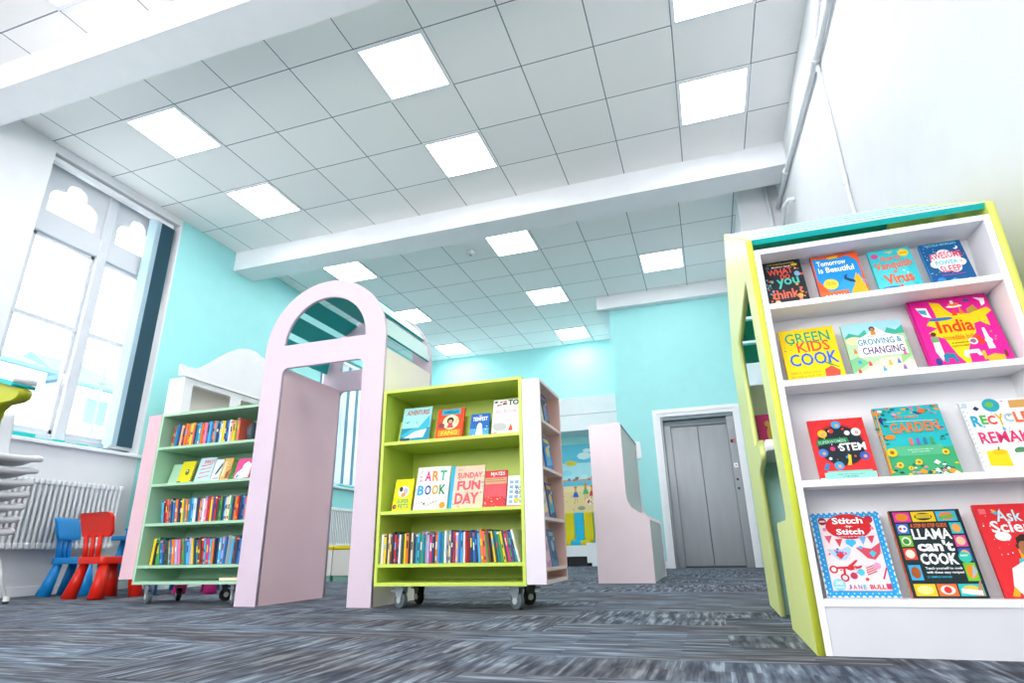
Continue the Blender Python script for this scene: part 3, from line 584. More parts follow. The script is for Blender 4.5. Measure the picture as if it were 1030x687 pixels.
# --- second shelf
def a5(A):
    A.rect(0, 0, 1, 1, '#fbd40c'); A.poly([(.66, .02), (.9, .02), (.93, .14), (.8, .24), (.67, .18)], '#f0523c'); A.line(.72, .3, .93, .2, .004, '#4f9a3c'); A.line(.66, .34, .84, .25, .004, '#4f9a3c'); A.line(.78, .25, .76, .36, .003, '#4f9a3c')
    A.dots(7, .018, ['#2f8a54'], (.02, .58, .2, .73), 4, 2); A.txt('SIMPLE, DELICIOUS', .06, .12, .6, .17, '#f09a1c'); A.txt('RECIPES & TOP TIPS', .06, .05, .6, .1, '#f09a1c'); A.txt('Jenny Chandler', .28, .945, .72, .965, '#c09a10')
fbook('yellow face-out book titled Green Kids Cook, on the second display shelf', 4.908, YD, .753, .160, .188, '#fbd40c', a5, spine='#e89a10',
      titles=lambda B: (B.txt('GREEN', .09, .72, .9, .93, '#1aa07c', .03, 1), B.txt('KIDS', .28, .54, .86, .74, '#ee4d3a', .03, 1), B.txt('COOK', .1, .28, .96, .52, '#1560d4', .04, 1)))
def a6(A):
    A.rect(0, 0, 1, 1, '#b4d9a8'); A.rect(0, .72, 1, 1, '#a5dbe3'); A.poly([(0, .72), (.1, .82), (.25, .76), (.38, .86), (.4, .72)], '#3fb49a'); A.poly([(.66, .72), (.75, .86), (.88, .8), (1, .88), (1, .72)], '#3fb49a')
    A.ell(.15, .66, .14, '#f2dcae', .08); A.poly([(.05, 0), (.5, .28), (.8, .3), (1, .18), (1, 0)], '#f2e2c6'); A.poly([(0, .05), (.3, .22), (.15, .35), (0, .3)], '#7cc28a'); A.poly([(.8, .15), (1, .3), (1, .6), (.86, .5)], '#94cc82')
    A.poly([(.16, .33), (.96, .33), (.96, .66), (.7, .76), (.56, .9), (.42, .78), (.2, .68)], '#f7f6f4'); A.ell(.5, .86, .05, '#3b3b3b', .05); A.ell(.5, .85, .03, '#c98a56', .03); A.rect(.46, .74, .54, .81, '#f0901e')
    for (u, v, c) in ((.14, .25, '#2f9ad8'), (.3, .2, '#e84f5f'), (.62, .18, '#f2b42c'), (.76, .2, '#5b7fd0'), (.9, .34, '#e86aa0'), (.1, .08, '#d84f3a'), (.5, .08, '#4aa8d8'), (.82, .08, '#8a5fc0'), (.12, .45, '#e87f5f')): A.ell(u, v+.045, .018, '#d8a07a'); A.poly([(u-.02, v+.03), (u+.02, v+.03), (u+.03, v-.04), (u-.03, v-.04)], c)
    A.txt('THE MUM NETWORK GUIDE TO', .34, .70, .74, .725, '#8a9aa8')
fbook('pale green illustrated face-out book titled Growing and Changing, second display shelf', 5.091, YD, .753, .165, .185, '#b4d9a8', a6, group='face-out picture books',
      titles=lambda B: (B.txt('GROWING', .2, .55, .8, .67, '#1f8fb0', .03), B.txt('&', .84, .56, .92, .67, '#1f8fb0', .03), B.txt('CHANGING', .24, .37, .92, .51, '#5a2f7a', .03)))
def a7(A):
    A.rect(0, 0, 1, 1, '#e41a93'); A.rect(0, 0, .03, 1, '#c20f7c')
    A.poly([(.28, .96), (.4, .93), (.44, .84), (.5, .76), (.72, .73), (.78, .75), (.95, .80), (.99, .74), (.9, .68), (.9, .52), (.8, .60), (.72, .58), (.7, .45), (.6, .36), (.52, .2), (.5, .04), (.44, .03), (.37, .16), (.3, .4), (.2, .45), (.13, .5), (.26, .56), (.14, .62), (.2, .68), (.3, .72), (.3, .8)], '#f7d20e')
    A.poly([(.08, .9), (.22, .88), (.24, .72), (.14, .76)], '#f2f2f0'); A.poly([(.1, .86), (.2, .85), (.2, .77), (.13, .8)], '#3aa0c8'); A.ell(.34, .69, .16, '#2b6fb8', .025); A.ell(.57, .86, .1, '#f3e9de', .02); A.ell(.57, .89, .07, '#ef7f2a', .025); A.rect(.54, .9, .58, .95, '#f4f0ea')
    A.poly([(.84, .96), (.9, .9), (.9, .82), (.95, .85), (.97, .93)], '#ffffff'); A.ell(.74, .93, .05, '#2d5f9a', .02); A.poly([(.6, .73), (.66, .74), (.62, .86)], '#ef7f2a'); A.poly([(.7, .74), (.84, .76), (.8, .85), (.7, .8)], '#b99a2e'); A.poly([(.5, .72), (.55, .84), (.57, .72)], '#e8491d')
    A.poly([(.14, .42), (.22, .42), (.22, .2), (.18, .08), (.13, .22)], '#e9ece4'); A.rect(.13, .36, .22, .44, '#6fa86a'); A.ell(.18, .48, .035, '#5a3218'); A.poly([(.2, .07), (.2, .17), (.25, .2), (.34, .18), (.36, .06), (.32, .06), (.31, .12), (.25, .12), (.24, .07)], '#1e7f9a'); A.ell(.12, .08, .04, '#333c8a', .06)
    A.ell(.62, .33, .055, '#f4e7d8', .05); A.ell(.62, .33, .035, '#9a6a8a'); A.poly([(.76, .2), (.78, .5), (.81, .5), (.84, .2)], '#fdfdfb'); A.ell(.8, .32, .045, '#fdfdfb', .04); A.poly([(.44, .14), (.47, .21), (.64, .21), (.66, .12), (.62, .12), (.6, .16), (.5, .16), (.49, .1)], '#f4eef0'); A.poly([(.7, .03), (.9, .03), (.9, .1), (.8, .13), (.7, .1)], '#dfb12c'); A.ell(.93, .12, .02, '#7a2c20', .05); A.poly([(.66, .42), (.72, .4), (.76, .3), (.7, .26), (.67, .33)], '#ef3b2c'); A.dots(5, .012, ['#39b06a'], (.84, .3, .9, .6), 8); A.poly([(.66, .06), (.7, .06), (.7, .18), (.66, .18)], '#f2b01e')
    A.txt('BY JASBINDER BILAN', .36, .31, .6, .335, '#5a3a10'); A.txt('ILLUSTRATED BY NINA CHAKRABARTI', .34, .27, .56, .29, '#5a3a10')
fbook('large magenta face-out book titled India Incredible India, right of second display shelf', 5.290, YD, .753, .207, .240, '#e41a93', a7, t=.014,
      titles=lambda B: (B.txt('I', .26, .48, .30, .66, '#ef3b1c', .08), B.txt('ndia', .33, .48, .70, .66, '#ef3b1c', .05), B.txt('Incredible India', .29, .37, .68, .44, '#ef5b1c', .02)))
# --- third shelf
def a8(A):
    A.rect(0, 0, 1, 1, '#e22c2e'); A.ell(.5, .56, .44, '#c5222a', .36); A.ell(.5, .55, .41, '#16242c', .335)
    for (u, v, c) in ((.5, .9, '#3aa6dc'), (.82, .76, '#d7eaf5'), (.22, .76, '#f2c21e'), (.16, .44, '#3a7fd0'), (.38, .22, '#3a9fd0'), (.86, .36, '#3a58b0')): A.ell(u, v, .085, c); A.ell(u+.01, v-.01, .035, '#d9a27e')
    for (u, v, r, c) in ((.38, .8, .05, '#d93a2c'), (.66, .75, .05, '#eef2f4'), (.34, .5, .045, '#e02f7c'), (.26, .34, .03, '#e8edf0'), (.56, .35, .03, '#39a1d4'), (.7, .36, .02, '#e84f3c'), (.6, .82, .025, '#d93a2c')): A.ell(u, v, r, c)
    A.poly([(.52, .22), (.6, .22), (.63, .38), (.58, .4), (.56, .28)], '#f0c21e'); A.dots(12, .012, ['#ffffff', '#f0c21e', '#e84f3c'], (.2, .3, .8, .8), 3)
    A.poly([(.07, .55), (.1, .66), (.64, .68), (.66, .58), (.36, .6)], '#1c7d4c'); A.poly([(.1, .17), (.16, .27), (.22, .25), (.17, .15)], '#2b7fc0'); A.rect(.09, .0, .98, .11, '#8fd6c6'); A.rect(.15, .11, .92, .135, '#7cc8ba'); A.rect(.0, 0, .09, .03, '#f2f2f2')
    A.txt('WOMEN WHO CHANGED SCIENCE', .3, .07, .78, .085, '#215a6a'); A.txt('& THE WORLD', .4, .03, .66, .055, '#215a6a')
fbook('red face-out book titled Superwomen in Stem, first on the third display shelf', 4.943, YD, .453, .151, .189, '#e22c2e', a8,
      titles=lambda B: (B.txt('SUPERWOMEN', .11, .59, .6, .645, '#9fd6b8', .03, 3), B.txt('IN', .44, .5, .5, .54, '#ffffff', .05), B.txt('STEM', .46, .45, .92, .58, '#ffffff', .07)))
def a9(A):
    A.rect(0, 0, 1, 1, '#1fb7bd'); A.rect(0, .0, 1, .38, '#3aa66e'); A.rect(0.15, .28, .85, .42, '#57b787'); A.dots(30, .035, ['#17657a', '#e85f3c', '#1b4f8a', '#f0a028', '#d86aa8', '#2d8f5a'], (0.02, .86, .98, .99), 3, 2); A.dots(16, .04, ['#e88a1c', '#17657a', '#2f7a4a'], (.0, .45, .14, .95), 5, 2); A.dots(12, .03, ['#1b5f6a', '#e070a8', '#2f7a4a'], (.86, .45, .99, .95), 7, 2)
    A.dots(30, .03, ['#f2f0e8', '#f0c21e', '#1c6b4a', '#e87fa8', '#133f4a'], (.02, .02, .98, .16), 6, 2); A.dots(14, .05, ['#f0eee4', '#1c5a66', '#f09a1e'], (.4, .0, .98, .18), 9, 1)
    for (u, v, r) in ((.1, .33, .075), (.16, .15, .05), (.44, .18, .05), (.3, .1, .035), (.86, .3, .05)): A.ell(u, v, r, '#f5c722'); A.ell(u, v, r*.45, '#a8621a')
    A.ell(.14, .55, .08, '#ef8a1c', .035); A.ell(.3, .88, .03, '#f29ab0'); A.ell(.72, .91, .06, '#ef6a2c', .035); A.poly([(.02, .82), (.1, .86), (.1, .72)], '#2b2f7a'); A.poly([(.02, .04), (.05, .96), (.03, .96), (.0, .04)], '#f09a1c')
    A.line(.16, .78, .9, .76, .0012, '#e8f7f4'); [A.poly([(u, .42), (u+.05, .42), (u+.05, .5), (u+.025, .53), (u, .5)], c) for u, c in ((.4, '#e86a5a'), (.5, '#7a5fb0'), (.6, '#2f7f9a'), (.7, '#3f9a5a'))]
    A.txt('EVERYTHING YOU NEED TO', .34, .345, .7, .36, '#d9f4e4'); A.txt('GROW YOUR OWN', .38, .315, .64, .33, '#d9f4e4'); A.ell(.1, .94, .04, '#d9f0f0', .02)
fbook('turquoise floral face-out book titled My First Garden, middle of third display shelf', 5.126, YD, .453, .172, .213, '#1fb7bd', a9, spine='#e8902c',
      titles=lambda B: (B.txt('MY FIRST', .3, .81, .66, .85, '#e88a5c'), B.txt('GARDEN', .18, .60, .90, .75, '#ef7a2c', .04, 1)))
def a10(A):
    A.rect(0, 0, 1, 1, '#eef2f4'); A.dots(30, .012, ['#e8589a', '#3a9fd0', '#f0b41e', '#5fb45a'], (.03, .03, .97, .97), 7); A.ell(.46, .92, .13, '#2fa7b8'); A.ell(.44, .93, .06, '#6fc24a', .04); A.poly([(.72, .86), (.98, .86), (.98, .97), (.74, .97)], '#d9a45c'); A.poly([(.17, .88), (.22, .92), (.27, .88), (.22, .85)], '#2b3a5a'); A.rect(.03, .9, .1, .97, '#bcd4e4')
    A.poly([(.1, .08), (.12, .28), (.42, .28), (.42, .06)], '#f6cf12'); A.ell(.3, .26, .1, '#e8bd12', .04); A.line(.3, .28, .32, .33, .004, '#4a8f3c'); A.ell(.62, .26, .1, '#4f8a5a', .05); A.rect(.54, .14, .7, .24, '#dfe6ee'); A.ell(.88, .2, .1, '#e87a4c')
    for i in range(14): A.line(.0, .06+i*.065, .025, .075+i*.065, .002, '#8f979c')
fbook('white face-out book titled Recycle and Remake, cut by the right edge on the third shelf', 5.350, YD, .453, .160, .212, '#eef2f4', a10,
      titles=lambda B: (B.txt('R', .08, .62, .22, .78, '#2fa7c8', .08), B.txt('E', .22, .65, .32, .78, '#54b84a', .08), B.txt('C', .32, .64, .45, .77, '#ef4a3c', .08), B.txt('Y', .45, .62, .57, .79, '#f2b41e', .08), B.txt('C', .57, .66, .7, .79, '#b8c4cc', .08), B.txt('LE', .72, .65, .95, .8, '#ef6a3c', .08), B.txt('&', .48, .55, .54, .6, '#2fa7c8'), B.txt('REMAKE', .1, .38, .95, .54, '#e02f6a', .04)))
# --- fourth shelf
def a11(A):
    A.rect(0, 0, 1, 1, '#f2f0f0'); B = '#1e9fe0'
    A.rect(.02, .02, .98, .075, B); A.rect(.02, .93, .98, .98, B); A.rect(.02, .02, .10, .98, B); A.rect(.90, .02, .98, .98, B)
    for i in range(15):
        v = .03+i*.067; A.ell(.02, v, .022, B, n=8); A.ell(.98, v, .022, B, n=8); A.ell(.06, v, .010, '#bfe3f7', n=6); A.ell(.94, v, .010, '#bfe3f7', n=6)
    for i in range(12):
        u = .05+i*.082; A.ell(u, .98, .025, B, n=8); A.ell(u, .02, .025, B, n=8); A.ell(u, .045, .010, '#bfe3f7', n=6); A.ell(u, .955, .010, '#bfe3f7', n=6)
    A.rect(.10, .075, .90, .93, '#f4dfe0'); A.ell(.16, .89, .06, '#8a2230'); A.rect(.12, .88, .2, .9, '#e8c9c9'); A.ell(.83, .9, .06, '#b8283c'); A.ell(.52, .82, .33, '#d11a22', .155); A.ell(.17, .79, .03, '#e088a8'); A.ell(.85, .79, .025, '#e87f9a')
    for (u, v, c) in ((.2, .68, '#dd5a78'), (.34, .64, '#d93a52'), (.68, .66, '#6fa8dc'), (.8, .67, '#d93a5c')): A.poly([(u-.055, v+.03), (u+.055, v+.035), (u-.01, v-.065)], c)
    A.ell(.47, .63, .045, '#35b6e8'); A.ell(.53, .63, .045, '#35b6e8'); A.poly([(.43, .62), (.57, .62), (.5, .565)], '#35b6e8')
    A.poly([(.14, .55), (.24, .55), (.36, .55), (.44, .58), (.48, .56), (.46, .5), (.38, .42), (.27, .42), (.2, .48)], '#a9c9ea'); A.poly([(.27, .5), (.32, .53), (.37, .48), (.31, .43), (.25, .48)], '#d9212c'); A.dots(6, .02, ['#e8589a', '#3a6fb8'], (.25, .45, .42, .55), 3)
    A.poly([(.55, .56), (.62, .58), (.68, .56), (.76, .55), (.9, .62), (.88, .5), (.78, .42), (.68, .44), (.62, .5)], '#d0485f'); A.ell(.62, .565, .025, '#35b6e8'); A.poly([(.72, .5), (.77, .53), (.82, .5), (.76, .45)], '#35c6d8')
    A.line(.2, .33, .5, .34, .006, '#cf2030'); A.poly([(.32, .32), (.5, .42), (.54, .42), (.42, .33)], '#cf2030'); A.poly([(.34, .32), (.58, .36), (.56, .33), (.4, .3)], '#cf2030'); A.ell(.17, .315, .06, '#cf2030'); A.ell(.17, .315, .035, '#f4dfe0'); A.ell(.3, .22, .06, '#cf2030'); A.ell(.3, .22, .035, '#f4dfe0'); A.line(.32, .33, .31, .26, .006, '#cf2030')
    for i in range(4): A.line(.62, .25+i*.025, .76, .29+i*.025, .003, '#c84a5f')
    A.line(.82, .2, .9, .33, .004, '#cf2f6a'); A.ell(.78, .35, .05, '#ef9ac0'); A.ell(.43, .24, .05, '#c02f5f'); A.ell(.54, .28, .05, '#4fc0d8'); A.ell(.6, .2, .025, '#d93a3a'); A.dots(16, .012, ['#e8a0b4', '#a9d6e8', '#d93a52'], (.13, .1, .88, .5), 11)
    A.ell(.2, .14, .09, '#8fd0ef', .07); A.txt('30', .15, .14, .25, .18, '#ffffff'); A.txt('projects', .14, .1, .26, .12, '#ffffff'); A.rect(.83, .09, .9, .15, '#d0306a')
fbook('face-out book titled Stitch-by-Stitch with blue scalloped border, bottom shelf left', 4.903, YD, .139, .180, .232, '#f2f0f0', a11,
      titles=lambda B: (B.txt('Stitch', .3, .85, .74, .93, '#ffffff', .07), B.txt('-by-', .47, .8, .58, .835, '#ffffff', .05), B.txt('Stitch', .33, .72, .72, .79, '#ffffff', .07), B.txt('A beginner\u2019s guide to needlecraft', .28, .685, .78, .705, '#bcd6f2'), B.txt('J', .31, .09, .36, .14, '#8a5fb0', .06), B.txt('A', .38, .09, .43, .14, '#d9485f', .06), B.txt('N', .45, .09, .5, .14, '#8f6fc0', .06), B.txt('E', .52, .09, .56, .14, '#3ab0d0', .06), B.txt('BULL', .61, .09, .82, .14, '#c8324a', .06)))
def a12(A):
    A.rect(0, 0, 1, 1, '#10282c')
    cells = [(.05, .86, .29, .98, '#e02f9a', '#e88a1c'), (.31, .86, .64, .98, '#f2c812', '#2a2a24'), (.66, .86, .94, .98, '#3ab4dc', '#ef7a4a'), (.05, .72, .22, .84, '#3a6fc8', '#f4ece4'), (.05, .57, .22, .70, '#6fbf2c', '#e8efe4'), (.05, .42, .22, .55, '#ef3f2c', '#f4ead4'), (.05, .19, .22, .36, '#2fa7d8', '#a8531c'),
             (.80, .71, .96, .84, '#2fb8c0', '#f0a04a'), (.80, .56, .96, .69, '#e8409a', '#f2c29a'), (.80, .40, .96, .54, '#2b5fb8', '#f2a54a'), (.80, .18, .96, .38, '#6fbf2c', '#ef8a1c'), (.05, .02, .34, .15, '#f6c51a', '#f8e08a'), (.36, .02, .62, .15, '#ef6a2c', '#e9dcd8'), (.64, .02, .96, .15, '#25b8b8', '#f0c04a')]
    for (a, b, c, d, m, n) in cells: A.rect(a, b, c, d, m); A.ell((a+c)/2, (b+d)/2, (c-a)*.38, n, (d-b)*.38)
    A.rect(.37, .9, .58, .95, '#e0c42a'); [A.rect(.38+i*.028, .9, .385+i*.028, .95, '#1a1a14') for i in range(7)]; A.poly([(.68, .88), (.92, .9), (.9, .94), (.7, .92)], '#6fb43c'); A.ell(.13, .63, .045, '#3f8f2c'); A.ell(.49, .085, .05, '#d8322c'); A.ell(.1, .78, .02, '#d8322c'); A.ell(.16, .78, .02, '#2f7fc8'); A.poly([(.86, .2), (.92, .36), (.96, .28)], '#a8b4bc'); A.poly([(.84, .02), (.95, .02), (.95, .2), (.9, .13)], '#b08a6a')
    A.ell(.86, .44, .085, '#2fbfa8'); A.txt('EASY', .81, .45, .91, .47, '#ffffff'); A.poly([(.66, .05), (.93, .03), (.93, .08), (.67, .1)], '#f4f0e4')
fbook('black face-out cookbook titled Llama can\'t cook bordered by food pictures, bottom shelf middle', 5.109, YD, .139, .172, .231, '#10282c', a12, spine='#f0682a',
      titles=lambda B: (B.txt('A STEP-BY-STEP GUIDE', .25, .79, .76, .835, '#ef6a1c', .05), B.txt('LLAMA', .24, .65, .78, .775, '#ffffff', .07), B.txt('can\'t', .26, .51, .76, .64, '#ffffff', .1), B.txt('COOK', .25, .36, .76, .49, '#ffffff', .1), B.txt('Teach yourself to cook', .28, .30, .78, .335, '#ffffff', .04), B.txt('with these easy recipes!', .28, .255, .78, .29, '#ffffff', .04), B.txt('15 SIMPLE DISHES', .27, .215, .6, .235, '#2fb8d8')))
def a13(A):
    A.rect(0, 0, 1, 1, '#e0272f'); A.dots(34, .008, ['#ffffff', '#f4a0a0', '#8fd0e8'], (.03, .3, .97, .95), 14); A.rect(.05, .89, .14, .95, '#ef6a70'); A.ell(.24, .64, .1, '#eef2f4', .05); A.poly([(.25, .6), (.31, .59), (.24, .65)], '#eef2f4'); A.poly([(.2, .91), (.26, .93), (.3, .89), (.25, .88)], '#36b4c8'); A.ell(.24, .92, .02, '#f2b41e')
    A.poly([(.36, .5), (.42, .5), (.45, .4), (.36, .38)], '#f2a41e'); A.ell(.38, .53, .035, '#4a2a1a'); A.poly([(.33, .4), (.46, .4), (.5, .33), (.3, .33)], '#2fb4c4')
    A.rect(.42, .30, .56, .42, '#9a5f40'); A.poly([(.14, .12), (.20, .30), (.36, .37), (.44, .36), (.50, .22), (.44, .0), (.24, .0)], '#eff3f7'); A.poly([(.50, .22), (.56, .36), (.66, .37), (.82, .30), (.9, .12), (.9, 0), (.44, 0)], '#eff3f7'); A.poly([(.43, .36), (.57, .36), (.50, .24)], '#7fb0dc')
    A.ell(.50, .50, .125, '#a86a48', .115); A.poly([(.37, .54), (.38, .62), (.46, .66), (.56, .655), (.63, .61), (.63, .54), (.58, .585), (.42, .585)], '#2a1c18'); A.poly([(.42, .455), (.46, .475), (.54, .475), (.58, .455), (.54, .447), (.46, .447)], '#2a1c18'); A.ell(.455, .53, .016, '#241812', .010); A.ell(.545, .53, .016, '#241812', .010); A.poly([(.50, .53), (.52, .48), (.48, .48)], '#8f5638')
    A.poly([(.34, .14), (.62, .12), (.66, .19), (.40, .22)], '#a86a48'); A.line(.36, .02, .34, .28, .0014, '#b8c2ce'); A.line(.5, .0, .5, .2, .0014, '#b8c2ce'); A.poly([(.08, .02), (.14, .11), (.19, .06), (.16, .01)], '#f2a41e')
fbook('red face-out book titled Ask a Scientist showing a person in a white lab coat', 5.316, YD, .139, .182, .240, '#e0272f', a13,
      titles=lambda B: (B.txt('Ask', .24, .8, .56, .93, '#bfe3ea', .04), B.txt('a', .68, .8, .76, .87, '#bfe3ea', .04), B.txt('Scientist', .13, .68, .97, .81, '#f8f4f4', .05)))
# --- pink bear book inside the den
def ab(A):
    A.rect(0, 0, 1, 1, '#c92f74'); A.ell(.45, .5, .22, '#c9a03c', .28); A.ell(.28, .76, .08, '#c9a03c'); A.ell(.6, .78, .08, '#c9a03c'); A.ell(.45, .4, .09, '#e0c27a'); A.ell(.38, .55, .02, '#2a1c12'); A.ell(.53, .55, .02, '#2a1c12'); A.ell(.45, .1, .25, '#b8902f', .18)
fbook('pink book with a teddy bear cover standing on the den worktop', 4.885, -.06, .673, .17, .19, '#c92f74', ab, tilt=6)

# ------------------------------------------------------------------ face-out books on the lime bookcase
YL = .002
def f1(A): A.rect(0, 0, 1, 1, '#9fdbe0'); A.rect(0, 0, 1, .4, '#1b8fb0'); A.poly([(.0, .2), (.3, .35), (.6, .4), (.95, .75), (.98, .45), (.7, .2), (.3, .05)], '#37b0cc'); A.poly([(.1, .1), (.5, .3), (.9, .35), (.8, .12)], '#d7f0f2'); A.rect(0, 0, .35, .12, '#1d4f5f'); A.rect(0, 0, .12, .06, '#e0502c'); A.dots(6, .02, ['#2f6f8a'], (.1, .5, .6, .6), 3)
fbook('pale blue seascape face-out book, first on the top shelf of the lime bookcase', 2.962, YL, .877, .182, .218, '#9fdbe0', f1, titles=lambda B: B.txt('ADVENTURES', .12, .78, .92, .92, '#b8473f', .06))
def f2(A): A.rect(0, 0, 1, 1, '#e8471c'); A.rect(.15, .8, .85, .98, '#25a9c4'); A.ell(.52, .55, .3, '#f7e6b4', .24); A.ell(.5, .6, .13, '#2a1c1a'); A.ell(.5, .57, .08, '#d79a72', .06); A.poly([(.38, .36), (.64, .36), (.58, .5), (.44, .5)], '#d8405a'); A.poly([(.05, .4), (.28, .36), (.3, .5), (.1, .55)], '#7a3f4a'); A.rect(.08, .1, .9, .3, '#ef8a1c'); A.line(.68, .5, .8, .68, .006, '#d79a72')
fbook('orange face-out book with a waving girl, second on the lime top shelf', 3.188, YL, .877, .166, .190, '#e8471c', f2, titles=lambda B: (B.txt('AMELIA', .22, .84, .78, .93, '#0f5f74'), B.txt('FANG', .2, .13, .8, .27, '#f6d23c', .06)))
def f3(A): A.rect(0, 0, 1, 1, '#1565b8'); A.rect(0, .0, 1, .35, '#4f9fdc'); A.ell(.5, .4, .14, '#dbe9f5', .2); A.poly([(.3, .02), (.7, .02), (.62, .45), (.38, .45)], '#eaf1f8'); A.dots(18, .02, ['#9fd0f2', '#ffffff'], (.05, .05, .95, .5), 4)
fbook('small bright blue face-out book, third on the lime top shelf', 3.398, YL, .877, .114, .140, '#1565b8', f3, titles=lambda B: (B.txt('THE', .42, .88, .58, .93, '#ffffff'), B.txt('TEMPEST', .12, .68, .9, .85, '#ffffff', .05)))
def f4(A): A.rect(0, 0, 1, 1, '#eef0ee'); A.dots(10, .06, ['#5f4a1c', '#d8571c', '#2a2a2a'], (.05, .84, .55, .96), 6, 2); A.ell(.3, .22, .25, '#b9bcc0', .12); A.ell(.12, .25, .1, '#b9bcc0', .08); A.dots(30, .02, ['#d9c6b0', '#e46aa8', '#f0a01c', '#9ab06a', '#a8a8b8'], (.05, .03, .95, .7), 7, 2); A.poly([(.6, .1), (.7, .3), (.78, .1)], '#d84f1c'); A.rect(.0, .0, .2, .06, '#b8209a')
fbook('white face-out animal book, last on the lime top shelf beside the end panel', 3.53, YL, .877, .158, .215, '#eef0ee', f4, titles=lambda B: (B.txt('TO', .55, .82, .95, .98, '#1c3a2a', .08), B.txt('BIG BOOK', .1, .6, .9, .7, '#d8b0c8')))
def g1(A): A.rect(0, 0, 1, 1, '#e8dc0c'); A.ell(.5, .6, .3, '#f4f4ea', .18); A.ell(.35, .68, .1, '#3a3a3a', .08); A.ell(.6, .62, .14, '#b9bcc4', .1); A.ell(.5, .5, .12, '#e89a5c', .07); A.ell(.12, .14, .1, '#2a2a2a', .07); A.ell(.14, .14, .06, '#e84f8a', .04)
fbook('small yellow face-out Super Pets book, first on the lime middle shelf', 2.932, YL, .495, .116, .185, '#e8dc0c', g1, titles=lambda B: (B.txt('SUPER', .22, .24, .85, .37, '#1a9a6a', .06), B.txt('PETS', .3, .08, .85, .22, '#1a9a6a', .06)))
def g2(A): A.rect(0, 0, 1, 1, '#efeee6'); A.ell(.86, .1, .09, '#ef8f1c')
def g2t(B):
    for ch, v in (('T', .84), ('H', .74), ('E', .65)): B.txt(ch, .1, v, .16, v+.06, '#3a3a3a')
    for ch, u, c in (('A', .24, '#e8207a'), ('R', .47, '#f08a1c'), ('T', .70, '#1fb08a')): B.txt(ch, u, .66, u+.2, .9, c, .07)
    for ch, u, c in (('B', .06, '#1fa0d8'), ('O', .28, '#1f4f9a'), ('O', .5, '#ef9a1c'), ('K', .72, '#1a8a5a')): B.txt(ch, u, .34, u+.2, .57, c, .08)
    B.txt('for', .42, .23, .54, .27, '#6a6a6a')
    for i, ch in enumerate('CHILDREN'): B.txt(ch, .14+i*.072, .13+.035*math.cos(i*.9), .19+i*.072, .18+.035*math.cos(i*.9), '#3a3a3a', .04)
fbook('large white face-out book titled The Art Book for Children, lime middle shelf', 3.064, YL, .495, .201, .248, '#efeee6', g2, titles=g2t)
fbook('cyan edged thin book between the art book and the Sunday book', 3.269, YL+.012, .495, .024, .245, '#25b4e0', lambda A: A.rect(0, 0, 1, 1, '#25b4e0'), t=.01, group='face-out picture books')
def g3(A): A.rect(0, 0, 1, 1, '#eccbb2'); A.dots(34, .03, ['#2f6fb0', '#4fb08a', '#f2a03c', '#e8589a', '#ffffff'], (.02, .02, .98, .98), 21, 2)
fbook('peach patterned face-out book titled Sunday Fun Day, lime middle shelf', 3.296, YL, .495, .178, .240, '#eccbb2', g3, titles=lambda B: (B.txt('SUNDAY', .1, .7, .93, .84, '#ef5a6a', .07), B.txt('FUN', .12, .42, .88, .64, '#ef5a6a', .09), B.txt('DAY', .08, .1, .86, .36, '#ef5a6a', .09)))
def g4(A): A.rect(0, 0, 1, 1, '#d8323c'); A.rect(0, .62, 1, .8, '#d8a07a'); A.rect(0, .28, 1, .6, '#e8525f'); A.dots(26, .035, ['#f2e4c0', '#1f3f7a', '#f0b41e', '#2a2a2a', '#3fa07a'], (.02, .02, .98, .28), 5, 2); A.dots(8, .04, ['#3a2f8a', '#f0e4e4'], (.2, .84, .95, .97), 6, 2); A.line(.05, .7, .95, .7, .002, '#6a3a1c'); A.line(.05, .75, .85, .76, .002, '#6a3a1c')
fbook('red face-out story book right of Sunday Fun Day, lime middle shelf', 3.480, YL, .495, .125, .203, '#d8323c', g4, titles=lambda B: B.txt('MATES', .25, .86, .9, .95, '#f4e9e4', .05))
def g5(A): A.rect(0, 0, 1, 1, '#e8ecee'); [A.rect(.12+.32*i, .1+.16*j, .34+.32*i, .2+.16*j, '#7fa8d8') for i in range(3) for j in range(5)]; A.ell(.6, .2, .2, '#f0c21e', .06); A.rect(0, .0, 1, .04, '#d84f8a')
fbook('white and blue checked small face-out book, last on the lime middle shelf', 3.612, YL, .495, .090, .167, '#e8ecee', g5, titles=lambda B: (B.txt('TO', .45, .52, .85, .62, '#2a2a3a', .05), B.txt('GO', .5, .38, .9, .48, '#2a2a3a', .05)))
# ------------------------------------------------------------------ face-out books on the mint bookcase
YM = .155
def h1(A): A.rect(0, 0, 1, 1, '#d8cf14'); A.ell(.58, .5, .14, '#5a5f2a', .14); A.ell(.55, .56, .05, '#f2f2e4'); A.rect(.0, 0, .3, .1, '#4a4f2a')
def h2(A): A.rect(0, 0, 1, 1, '#b9d9e2'); [A.poly([(.18, v), (.85, v+.07), (.84, v+.11), (.5, v+.06), (.18, v+.05)], '#e0566a') for v in (.16, .34, .5, .64)]
def h3(A): A.rect(0, 0, 1, 1, '#dfe9ea'); A.poly([(.4, .4), (.9, .85), (.98, .7), (.6, .35), (.3, .25)], '#2a4f4a'); A.rect(0.2, .1, .9, .16, '#8aa0a8')
def h4(A): A.rect(0, 0, 1, 1, '#d8a95c'); A.rect(.05, .2, .4, .85, '#e8cf9a'); A.poly([(.55, .1), (.95, .1), (.95, .5), (.6, .35)], '#8a4f3c'); A.dots(8, .05, ['#3f6f3a', '#e8e0c0'], (.5, .4, .95, .8), 3)
def h5(A): A.rect(0, 0, 1, 1, '#3f7a3a'); A.dots(14, .08, ['#1c3a2a', '#d83a3c', '#8ab04a', '#1f2f5a'], (.05, .05, .95, .95), 2)
